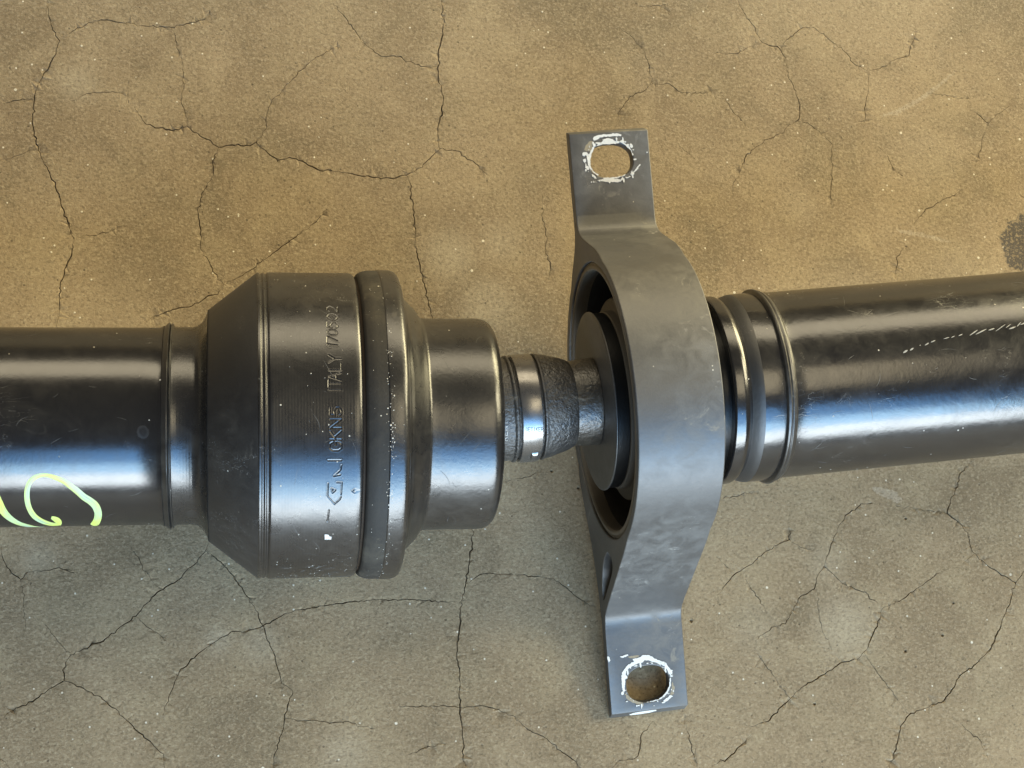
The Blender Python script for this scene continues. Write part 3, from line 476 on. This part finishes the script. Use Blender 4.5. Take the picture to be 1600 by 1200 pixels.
# ------------------------------------------------------------------ the drive shaft, one jointed thing
shaft = bpy.data.objects.new('drive_shaft', None); C.objects.link(shaft)
shaft.empty_display_size = 0.05
TILT = R(11.45)                        # the bracket has rolled onto its long wing
shaft.rotation_euler = (TILT, 0, 0)
shaft.location = (0, H * MM * math.sin(TILT), (H - 0.15 - H * math.cos(TILT)) * MM)
shaft['label'] = 'black two-piece vehicle drive shaft with grey bearing bracket lying on cracked concrete'
shaft['category'] = 'drive shaft'
FA = (Vector((0, 0, H)) * MM, (0, 0, 0))                             # axis of the left half
FB = (Vector((6.181, 0, H)) * MM, (0, 0, R(4.800376)))               # axis of the right half
Z0 = (Vector((0, 0, 0)), (0, 0, 0))

# --- left tube with its weld and the yellow-green marker strokes
tube = lathe('shaft_tube', [(-420, 32.8), (-300, 32.8), (-180, 32.8), (-60, 32.8), (-53, 32.8), (-51.4, 33.4)], M_tube, shaft, FA, cap=(True, False), seg=224)
tube['label'] = 'glossy black tube with yellow-green marker loops'
lathe('weld_bead', rounded([(-52.2, 32.85), (-51.2, 33.3), (-50.3, 34.1), (-49.6, 34.6), (-49.35, 34.2), (-49.2, 33.5), (-49.0, 33.5), (-48.85, 34.3), (-48.6, 34.2), (-48.2, 33.0)], 0.15), M_weld, tube, Z0, seg=224, wob=0.06)

def ribbon(name, rows, r, mat, parent, across=4, lift=0.07, frame=Z0):
    verts, faces, uvs = [], [], []
    acc = 0; last = None
    for s0, p0, s1, p1 in rows:
        m = np.array([(s0 + s1) / 2, R((p0 + p1) / 2) * r])
        if last is not None: acc += float(np.linalg.norm(m - last))
        last = m
        for k in range(across + 1):
            t = k / across
            edge = 1 - abs(2 * t - 1) ** 4
            verts.append(on_cyl(s0 + (s1 - s0) * t, p0 + (p1 - p0) * t, r + lift * (0.25 + 0.75 * edge)))
            uvs.append((t, acc))
    w = across + 1
    for i in range(len(rows) - 1):
        for k in range(across):
            a = i * w + k
            faces.append((a, a + 1, a + 1 + w, a + w))
    o = mesh_obj(name, verts, faces, mat, parent, frame=frame, angle=60)
    uv = o.data.uv_layers.new(name='UVMap')
    for lp in o.data.loops: uv.data[lp.index].uv = uvs[lp.vertex_index]
    return o
for rows in MARKER:
    ribbon('marker_stroke', rows, 32.8, M_marker, tube)
ribbon('marker_stroke', [(s, -97.0 - 0.6 * math.sin(s * .2), s, -91.8 - 0.5 * math.sin(s * 0.13)) for s in np.linspace(-86, -53.5, 14)], 32.8, M_marker, tube)

# --- neck between the weld and the joint
lathe('shaft_neck', [(-48.6, 33.4), (-47.6, 33.05), (-46, 32.95), (-42, 33.0), (-40.6, 33.4), (-39.3, 34.4), (-38.3, 35.8), (-37.5, 37.6), (-37.1, 39.0)], M_neck, shaft, FA, seg=192)

# --- joint housing: barrel with stamped marks, cone, rim
def stamp_dist(strokes, r, S, F):
    segs = []
    for l in strokes:
        q = [(s, R(p) * r) for s, p in l]
        segs += list(zip(q[:-1], q[1:]))
    d = np.full(S.shape, 9.0)
    Y = np.radians(F) * r
    for (x1, y1), (x2, y2) in segs:
        dx, dy = x2 - x1, y2 - y1; L = dx * dx + dy * dy + 1e-9
        t = np.clip(((S - x1) * dx + (Y - y1) * dy) / L, 0, 1)
        d = np.minimum(d, np.hypot(S - x1 - t * dx, Y - y1 - t * dy))
    return d

def stamped_barrel(name, s_list, r_list, strokes, mat, parent, frame, fine=(-62, 62), fstep=0.24, depth=0.17, hw=0.27):
    ph = list(np.arange(fine[0], fine[1], fstep)) + list(np.arange(fine[1], 360 + fine[0], 3.0))
    ph = np.array(ph); s = np.array(s_list); rr = np.array(r_list)
    S, F = np.meshgrid(s, ph, indexing='ij')
    Rr = np.repeat(rr[:, None], len(ph), 1)
    d = stamp_dist(strokes, float(rr.max()), S, F)
    g = np.clip(1 - d / hw, 0, 1)
    lip = np.exp(-((d - hw * 1.35) / (hw * 0.4)) ** 2)
    Rr = Rr - depth * (g * g * (3 - 2 * g)) + 0.05 * lip
    a = np.radians(F)
    V = np.stack([S, Rr * np.sin(a), Rr * np.cos(a)], -1).reshape(-1, 3)
    n = len(ph); faces = []
    for i in range(len(s) - 1):
        b = i * n
        faces += [(b + k, b + (k + 1) % n, b + n + (k + 1) % n, b + n + k) for k in range(n)]
    return mesh_obj(name, V.tolist(), faces, mat, parent, frame=frame, angle=75)
prof_s, prof_r = [], []
for s, r in rounded([(-21.4, 50.95), (-21.2, 51.3), (-20.4, 51.35), (-20.1, 50.95), (-19.6, 50.95), (-19.3, 51.25), (-18.9, 51.25), (-18.6, 50.85), (-18.1, 50.85), (-17.8, 51.35)], 0.15, 2):
    prof_s.append(s); prof_r.append(r)
for s in np.arange(-17.2, -6.0, 0.8): prof_s.append(s); prof_r.append(51.42)
for s in np.arange(-6.0, 8.4, 0.16): prof_s.append(s); prof_r.append(51.42)
for s, r in ((8.8, 51.4), (9.6, 51.3), (10.3, 51.05), (10.75, 50.75), (10.9, 50.2), (10.95, 48.8)): prof_s.append(s); prof_r.append(r)
housing = stamped_barrel('joint_housing', prof_s, prof_r, STAMP, M_house, shaft, FA)
housing['label'] = 'dusty black barrel housing with stamped letters and numbers'
lathe('housing_cone', rounded([(-37.15, 38.6), (-36.9, 38.9), (-21.6, 50.9), (-21.35, 51.0)], 0.3), M_cone, housing, Z0, seg=224)
lathe('rusty_groove', [(10.9, 49.6), (11.1, 49.3), (11.7, 49.3), (11.9, 49.7)], M_rust, housing, Z0, seg=192)
rim = lathe('housing_rim', rounded([(11.8, 48.9), (11.85, 50.5), (12.5, 51.3), (14.2, 52.0), (15.8, 52.3), (18.4, 52.3), (18.9, 52.35)], 0.6, 4), M_rim, housing, Z0, seg=224, angle=60)
lathe('rim_band', rounded([(18.7, 52.3), (19.1, 52.55), (20.2, 52.5), (23.0, 52.45), (24.3, 52.1), (25.3, 51.1), (25.75, 49.8), (25.9, 48.2), (26.1, 46.6), (26.7, 45.0)], 0.7, 4), M_cover, housing, Z0, seg=224, angle=60)

# --- stepped cover over the boot
cover = lathe('joint_cover', rounded([(26.6, 45.4), (27.6, 43.2), (29.5, 41.3), (31.3, 39.6), (32.5, 37.9), (33.2, 36.8), (34.0, 36.25), (36.0, 36.1), (45, 36.15), (53.0, 36.2), (55.2, 35.9), (56.9, 35.0), (57.9, 33.6), (58.4, 32.0), (58.5, 30.0), (58.3, 17.5)], 0.8, 4), M_cover, shaft, FA, seg=192, angle=60)

# --- boot with clamp
boot = lathe('rubber_boot', rounded([(46, 17.6), (54.5, 17.7), (58.0, 17.8), (58.5, 18.5), (59.3, 18.6), (59.5, 17.4), (60.6, 17.2), (67.6, 17.2), (68.2, 17.4), (68.4, 18.5), (68.9, 18.6), (69.5, 18.25), (72.0, 17.8), (74.4, 17.1), (77.2, 16.4), (79.6, 15.4), (80.6, 14.9), (81.0, 14.2)], 0.35, 3), M_boot, shaft, FB, seg=160, angle=50)
boot['label'] = 'rough black rubber boot on the thin shaft'
clamp = lathe('boot_clamp', rounded([(60.3, 17.6), (60.4, 18.55), (60.7, 18.65), (67.2, 18.55), (67.5, 18.45), (67.6, 17.6)], 0.25), M_clamp, boot, Z0, seg=160)
# crimped ear and overlap of the clamp band
def patch(name, s0, s1, p0, p1, r, h, mat, parent, n=10, frame=Z0):
    verts, faces = [], []
    for i in range(n + 1):
        for j in range(n + 1):
            u, v = i / n, j / n
            e = max(0.0, 1 - (2 * u - 1) ** 4) * max(0.0, 1 - (2 * v - 1) ** 4)
            verts.append(on_cyl(s0 + (s1 - s0) * u, p0 + (p1 - p0) * v, r + h * e ** 0.6 - 0.02))
    for i in range(n):
        for j in range(n):
            a = i * (n + 1) + j
            faces.append((a, a + 1, a + n + 2, a + n + 1))
    return mesh_obj(name, verts, faces, mat, parent, frame=frame, angle=70)
patch('clamp_ear', 63.6, 66.4, -74, -56, 18.6, 0.8, M_clamp, boot)
patch('clamp_overlap', 60.6, 67.3, -100, -66, 18.6, 0.35, M_clamp, boot)

def lettering(name, strokes, r, w, mat, parent, lift=0.03):
    verts, faces = [], []
    for l in strokes:
        q = [(s, R(p) * r) for s, p in l]
        for (x1, y1), (x2, y2) in zip(q[:-1], q[1:]):
            d = Vector((x2 - x1, y2 - y1)); L = d.length
            if L < 1e-5: continue
            d /= L; nrm = Vector((-d.y, d.x)) * w / 2; e = d * w * 0.35
            b = len(verts)
            for px, py in ((x1 - e.x + nrm.x, y1 - e.y + nrm.y), (x2 + e.x + nrm.x, y2 + e.y + nrm.y), (x2 + e.x - nrm.x, y2 + e.y - nrm.y), (x1 - e.x - nrm.x, y1 - e.y - nrm.y)):
                verts.append(on_cyl(px, math.degrees(py / r), r + lift))
            faces.append((b, b + 1, b + 2, b + 3))
    return mesh_obj(name, verts, faces, mat, parent, smooth=False, frame=Z0)
lettering('clamp_lettering', CLAMPTXT, 18.63, 0.14, M_ink, boot)
lettering('boot_lettering', BOOTTXT, 17.82, 0.2, M_fleck, boot)

# --- thin shaft, dust shield, hub and rubber inside the bracket
lathe('stub_shaft', rounded([(79, 14.6), (81.2, 14.75), (84, 15.0), (87.5, 15.25), (89.3, 15.3), (89.4, 14)], 0.3), M_collar, shaft, FB, seg=128)
lathe('dust_shield', rounded([(89.3, 12.0), (89.3, 24.0), (89.3, 30.7), (89.5, 31.2), (89.9, 31.3), (90.2, 31.0), (90.2, 26.0)], 0.2), M_shield, shaft, FB, seg=192)
lathe('shield_seal', [(90.1, 30.0), (90.3, 30.6), (94.2, 30.6), (94.5, 30.3), (94.6, 27.0)], M_seal, shaft, FB, seg=128)
lathe('bearing_hub', rounded([(94.4, 24), (94.4, 30.7), (94.7, 31.1), (97.6, 31.2), (97.8, 35.0), (98.3, 35.5), (104, 35.8), (112, 36), (112, 26)], 0.4), M_hub, shaft, FB, seg=160)
lathe('rubber_bushing', rounded([(93.4, 48.3), (93.6, 47.6), (94.0, 46.2), (96.6, 45.3), (100, 45.2), (110, 44.5), (112.5, 41), (110, 37), (108, 35.6)], 0.6), M_rubber, shaft, FB, seg=160)
lathe('bushing_lip', rounded([(92.6, 48.48), (92.3, 48.2), (92.3, 47.4), (91.9, 47.0), (91.8, 46.0), (92.4, 45.5), (94, 45.4), (97, 45.3)], 0.25), M_sleeve, shaft, FB, seg=192)

# --- support bracket: arched strap with two wings, bored for the bushing
def arc(r, a0, a1, n):
    return [(r * math.cos(R(a0 + (a1 - a0) * k / n)), r * math.sin(R(a0 + (a1 - a0) * k / n))) for k in range(n + 1)]
def smooth_poly(pts, n=4):
    p = [np.array(q, float) for q in pts]; out = []
    for i in range(len(p) - 1):
        p0, p1, p2, p3 = p[max(i - 1, 0)], p[i], p[i + 1], p[min(i + 2, len(p) - 1)]
        for k in range(n):
            t = k / n
            out.append(tuple(.5 * ((2 * p1) + (-p0 + p2) * t + (2 * p0 - 5 * p1 + 4 * p2 - p3) * t * t + (-p0 + 3 * p1 - 3 * p2 + p3) * t ** 3)))
    out.append(tuple(p[-1]))
    return out
upper = [(95.4, -12.4)] + smooth_poly([(66.5, -12.4), (62.8, -12.2), (60.0, -10.4), (57.8, -6.6), (56.0, -1.0), (54.2, 5.0), (52.4, 11.0), (50.0, 16.5)]) + arc(51.5, 24, 149, 56) + \
        smooth_poly([(-46.6, 22.8), (-49.6, 19.0), (-53.2, 14.0), (-60.2, 3.6), (-67.4, -7.1), (-73.6, -16.3), (-76.4, -20.2), (-78.8, -22.9), (-81.6, -24.3), (-86, -24.85)]) + [(-115.3, -26.4)]
lower = [(-117.6, -31.2), (-88, -30.0)] + smooth_poly([(-80, -29.9), (-70, -31), (-56, -34.8), (-47, -39.0), (-38, -43.6), (-28, -47.4)]) + arc(52.5, 242, 322, 34) + \
        smooth_poly([(46.2, -28.6), (50.5, -24.4), (55, -20.4), (59, -18.2), (64, -17.4)]) + [(96.9, -17.4)]
outline = upper + lower
bore = arc(48.5, 0, 360, 120)[:-1]
tear = smooth_poly([(-54, -10), (-55.4, -5.5), (-58, -3.6), (-61, -5.6), (-65, -11), (-69.3, -17.2), (-72.6, -22.4), (-71.6, -24.2), (-67.5, -23.2), (-62, -20.5), (-57, -16), (-54, -10)], 3)[:-1]
SF, WD = 91.5, 29.0
bm = bmesh.new()
edges = []
for loop in (outline, bore, tear):
    vs = [bm.verts.new((SF, u, v)) for u, v in loop]
    edges += [bm.edges.new((vs[i], vs[(i + 1) % len(vs)])) for i in range(len(vs))]
bmesh.ops.triangle_fill(bm, use_beauty=True, use_dissolve=False, edges=edges)
ret = bmesh.ops.extrude_face_region(bm, geom=bm.faces[:])
bmesh.ops.translate(bm, verts=[e for e in ret['geom'] if isinstance(e, bmesh.types.BMVert)], vec=(WD, 0, 0))
bmesh.ops.recalc_face_normals(bm, faces=bm.faces[:])
bmesh.ops.scale(bm, vec=(MM, MM, MM), verts=bm.verts[:])
me = bpy.data.meshes.new('support_bracket'); bm.to_mesh(me); bm.free()
tmp = bpy.data.objects.new('support_bracket_raw', me); C.objects.link(tmp)

def oval_cutter(s, u, v, a, b, half, tilt):
    bmc = bmesh.new(); n = 48
    ring = []
    for k in range(n):
        t = 2 * math.pi * k / n
        e = 2 / 2.35
        cx, sy = math.cos(t), math.sin(t)
        ring.append((s + a * math.copysign(abs(cx) ** e, cx), u + b * math.copysign(abs(sy) ** e, sy)))
    lo = [bmc.verts.new((x * MM, y * MM, (v - half + (y - u) * tilt) * MM)) for x, y in ring]
    hi = [bmc.verts.new((x * MM, y * MM, (v + half + (y - u) * tilt) * MM)) for x, y in ring]
    bmc.faces.new(lo[::-1]); bmc.faces.new(hi)
    for k in range(n): bmc.faces.new((lo[k], lo[(k + 1) % n], hi[(k + 1) % n], hi[k]))
    bmesh.ops.recalc_face_normals(bmc, faces=bmc.faces[:])
    m = bpy.data.meshes.new('cutter'); bmc.to_mesh(m); bmc.free()
    o = bpy.data.objects.new('cutter', m); C.objects.link(o)
    return o
cuts = [oval_cutter(105.95, 85.1, -15, 8.2, 6.15, 8, 0), oval_cutter(106.0, -105.55, -28, 8.1, 6.75, 9, 0.05)]
for c in cuts:
    md = tmp.modifiers.new('hole', 'BOOLEAN'); md.object = c; md.operation = 'DIFFERENCE'; md.solver = 'EXACT'
bv = tmp.modifiers.new('soft_edge', 'BEVEL'); bv.width = 0.35 * MM; bv.segments = 2; bv.limit_method = 'ANGLE'; bv.angle_limit = R(50); bv.material = 1
tmp.data.materials.append(M_brkt); tmp.data.materials.append(M_edge)
dg = bpy.context.evaluated_depsgraph_get()
me = bpy.data.meshes.new_from_object(tmp.evaluated_get(dg), depsgraph=dg)
me.name = 'support_bracket'
for o in cuts + [tmp]: bpy.data.objects.remove(o)
me.materials.clear(); me.materials.append(M_brkt); me.materials.append(M_edge)
me.polygons.foreach_set('use_smooth', [True] * len(me.polygons))
me.set_sharp_from_angle(angle=R(22))
bracket = link('support_bracket', me, shaft, FB)
bracket['label'] = 'grey metal bearing bracket with white-chipped bolt holes in both wings'

def chip(name, poly, origin, direc, nrm, mat, th=0.16):
    o, d, nn = np.array(origin), np.array(direc), np.array(nrm)
    def pt(s, a, h):
        q = o + d * a + nn * h
        return (s, float(q[0]), float(q[1]))
    fine = []
    for k in range(len(poly)):
        p, q = np.array(poly[k]), np.array(poly[(k + 1) % len(poly)])
        m = max(1, int(np.linalg.norm(q - p) / 0.4))
        for i in range(m):
            r_ = p + (q - p) * i / m
            fine.append(tuple(r_ + (nrng.normal(0, 0.09, 2) if i else 0)))
    poly = fine
    n = len(poly)
    r_ = delaunay_2d_cdt([Vector(p) for p in poly], [(k, (k + 1) % n) for k in range(n)], [], 1, 1e-4)
    v2 = [tuple(q) for q in r_[0]]; f2 = [tuple(f) for f in r_[2]]; m = len(v2)
    cnt = {}
    for f in f2:
        for k in range(len(f)):
            e = (f[k], f[(k + 1) % len(f)]); cnt[e] = 1
    rimf = [(a, b, b + m, a + m) for a, b in cnt if (b, a) not in cnt]
    top = [pt(s, a, th) for s, a in v2]; base = [pt(s, a, -0.05) for s, a in v2]
    return mesh_obj(name, top + base, f2 + rimf, mat, bracket, smooth=False, frame=Z0)
TD = np.array([-1.0, 0.0]); BD = np.array([-34.5, -1.8]) / math.hypot(34.5, 1.8)
for l in PAINT_TOP_WHITE: chip('paint_chip', l, (95.5, -12.4), TD, (0, 1), M_white)
for l in PAINT_TOP_TAN: chip('bare_patch', l, (95.5, -12.4), TD, (0, 1), M_tan, 0.05)
BN = (-BD[1] * -1, 0)
BN = np.array([BD[1], -BD[0]])
for l in PAINT_BOT_WHITE: chip('paint_chip', l, (-81, -24.6), BD, BN, M_white)
for l in PAINT_BOT_TAN: chip('bare_patch', l, (-81, -24.6), BD, BN, M_tan, 0.05)

# crumbs of crust scattered round both holes
def crumbs(cs, ca, a, bb, origin, direc, nrm, n, bias):
    for k in range(n):
        t = rng.uniform(0, 2 * math.pi)
        if rng.random() > bias(t): continue
        q = rng.uniform(1.04, 1.28); e = 2 / 2.35
        px = cs + a * q * math.copysign(abs(math.cos(t)) ** e, math.cos(t)); py = ca + bb * q * math.copysign(abs(math.sin(t)) ** e, math.sin(t))
        sz = rng.choice((0.18, 0.25, 0.35, 0.6)) * rng.uniform(.7, 1.3); m = rng.randint(5, 8); st = rng.uniform(0.5, 1.6)
        poly = [(px + sz * st * rng.uniform(.6, 1.2) * math.cos(2 * math.pi * j / m), py + sz / st * rng.uniform(.6, 1.2) * math.sin(2 * math.pi * j / m)) for j in range(m)]
        chip('paint_chip', poly, origin, direc, nrm, M_white, rng.uniform(0.1, 0.3))
# along the wing the second coordinate runs outward-in on the upper wing and inward-out on the lower
crumbs(105.95, 10.4, 8.2, 6.15, (95.5, -12.4), TD, (0, 1), 110, lambda t: 0.75 if math.sin(t) < -0.5 else (0.6 if math.cos(t) < 0 else (0.5 if math.sin(t) > 0.7 else 0.1)))
crumbs(106.0, 24.55, 8.1, 6.75, (-81, -24.6), BD, BN, 110, lambda t: 0.75 if math.sin(t) < -0.2 else (0.4 if math.cos(t) > 0 else 0.3))

# paint left on the end face and inside the lower hole
endq = [(s, -115.35 - 2.25 * t - 0.05, -26.5 - 4.7 * t + 0.03) for s, t in ((98.6, 0.5), (100.6, 0.2), (104, 0.08), (108.4, 0.1), (109.0, 0.45), (106.5, 0.75), (102.5, 0.85), (99.5, 0.8))]
mesh_obj('paint_chip', endq, [tuple(range(8))], M_white, bracket, smooth=False, frame=Z0)
lin, lf = [], []
for k in range(25):
    t = R(25 + 130 * k / 24); e = 2 / 2.35
    cx, sy = math.cos(t), math.sin(t)
    q = (106.0 + 8.03 * math.copysign(abs(cx) ** e, cx), -105.55 + 6.68 * abs(sy) ** e)
    top = -26.4 + (q[1] + 105.55) * 0.05
    lin += [(q[0], q[1], top), (q[0], q[1], top - rng.uniform(1.5, 3.2))]
for k in range(24): lf.append((2 * k, 2 * k + 1, 2 * k + 3, 2 * k + 2))
mesh_obj('paint_lining', lin, lf, M_white, bracket, smooth=False, frame=Z0)

# --- right half behind the bracket
lathe('rear_hub', rounded([(112, 30), (118, 32.4), (126.0, 32.6), (126.6, 32.2), (126.8, 27)], 0.4), M_tube2, shaft, FB, seg=160)
lathe('rear_seal', [(126.4, 29.5), (127.0, 29.3), (130.2, 29.3), (130.6, 29.6)], M_seal, shaft, FB, seg=128)
ring = lathe('shaft_shoulder', rounded([(129.9, 28), (130.0, 32.7), (130.6, 33.2), (133.8, 33.25), (135.2, 32.7), (136.2, 31.7), (136.6, 31.45)], 0.5), M_tube2, shaft, FB, seg=192)
lathe('matte_band', rounded([(136.5, 31.4), (137.0, 31.7), (138.4, 32.7), (139.8, 33.2), (140.6, 33.3)], 0.4), M_band, ring, Z0, seg=192)
lathe('shoulder_sleeve', rounded([(140.5, 33.3), (141.4, 33.35), (146.8, 33.35), (147.9, 33.2)], 0.3), M_tube2, ring, Z0, seg=192)
tube2 = lathe('shaft_tube', [(150.9, 33.4), (152.0, 33.1), (156, 33.05), (260, 33.05), (420, 33.05), (620, 33.05)], M_tube2, shaft, FB, cap=(False, True), seg=224)
tube2['label'] = 'dusty black tube with a dashed pale scratch'
lathe('weld_bead', rounded([(147.7, 32.9), (148.2, 34.4), (149.0, 34.75), (149.5, 34.2), (149.7, 33.9), (150.2, 34.15), (151.0, 33.9), (151.9, 33.1)], 0.25), M_weld, tube2, Z0, seg=224, wob=0.05)
for rows in SCRATCH:
    ribbon('scratch', rows, 33.05, M_scratch, tube2, across=2, lift=0.05)

# ------------------------------------------------------------------ loose grit on the housing
def flecks(name, spots, mat, parent):
    verts, faces = [], []
    for s, p, r, sz in spots:
        n = rng.randint(4, 6); b = len(verts)
        for k in range(n):
            a = 2 * math.pi * k / n + rng.uniform(-.3, .3); q = sz * rng.uniform(0.5, 1.2)
            verts.append(on_cyl(s + q * math.cos(a), p + math.degrees(q * math.sin(a) / r), r + 0.02))
        verts.append(on_cyl(s, p, r + sz * 0.35))
        faces += [(b + k, b + (k + 1) % n, b + n) for k in range(n)]
    o = mesh_obj(name, verts, faces, mat, parent, smooth=False, frame=Z0)
    o['kind'] = 'stuff'
    return o
sp = []
for k in range(150):
    p = rng.triangular(-80, 62, -8); sp.append((19.6 + rng.gauss(0, 0.55), p, 52.5, rng.choice((0.1, 0.14, 0.2, 0.3)) * rng.uniform(.6, 1.2)))
for k in range(55):
    s = rng.uniform(13.5, 24); sp.append((s, rng.uniform(-88, 70), 52.2 if s < 16 else 52.45, rng.uniform(0.07, 0.2)))
flecks('pale_grit', sp, M_fleck, housing)
flecks('pale_grit', [(rng.uniform(-16, 9), rng.choice((rng.uniform(-88, 80), rng.uniform(-88, -55))), 51.42, rng.uniform(0.07, 0.28)) for k in range(110)], M_fleck, housing)
sticker = [(on_cyl(s, p, 51.5)) for s, p in ((-0.6, -41.3), (0.6, -41.5), (0.9, -42.4), (1.6, -42.6), (1.5, -44.0), (-0.5, -44.0))]
mesh_obj('label_scrap', sticker, [tuple(range(6))], M_white, housing, smooth=False, frame=Z0)

def scuffs(name, specs, mat, parent):
    verts, faces = [], []
    for s, p, r, ln, w, a in specs:
        n = 6; b0 = len(verts); bend = rng.uniform(-.6, .6)
        for k in range(n + 1):
            t = k / n - 0.5
            x = s + math.cos(a + bend * t) * ln * t; y = math.sin(a + bend * t) * ln * t
            ww = w * (1 - abs(2 * t) ** 2) * rng.uniform(0.4, 1.0) + 0.01
            nx, ny = -math.sin(a), math.cos(a)
            for sg in (-1, 1):
                verts.append(on_cyl(x + nx * ww * sg / 2, p + math.degrees((y + ny * ww * sg / 2) / r), r + 0.02))
        faces += [(b0 + 2 * k, b0 + 2 * k + 1, b0 + 2 * k + 3, b0 + 2 * k + 2) for k in range(n)]
    o = mesh_obj(name, verts, faces, mat, parent, smooth=False, frame=Z0)
    o['kind'] = 'stuff'
    return o
M_scuff = plain('grey_scuff', (0.16, 0.155, 0.145), 0.5)
sp = [(rng.uniform(-16, 9.5), rng.uniform(-88, -62), 51.42, rng.uniform(1, 6), rng.uniform(0.08, 0.4), rng.gauss(0.5, 0.5)) for k in range(46)]
sp += [(rng.uniform(-16, 9.5), rng.uniform(-60, 70), 51.42, rng.uniform(1, 9), rng.uniform(0.05, 0.14), rng.uniform(-1.5, 1.5)) for k in range(26)]
scuffs('scuff_marks', sp, M_scuff, housing)
scuffs('scuff_marks', [(rng.uniform(36, 52), rng.uniform(-85, 60), 36.22, rng.uniform(1.5, 8), rng.uniform(0.05, 0.15), rng.uniform(0.6, 2.2)) for k in range(16)], M_scuff, cover)
scuffs('scuff_marks', [(rng.uniform(160, 300), rng.uniform(-88, 75), 33.07, rng.uniform(1, 7), rng.uniform(0.05, 0.2), rng.gauss(0.2, 0.5)) for k in range(60)], M_scuff, tube2)
scuffs('scuff_marks', [(rng.uniform(-130, -55), rng.uniform(-85, 75), 32.82, rng.uniform(1, 5), rng.uniform(0.04, 0.1), rng.uniform(-1, 1)) for k in range(22)], M_scuff, tube)
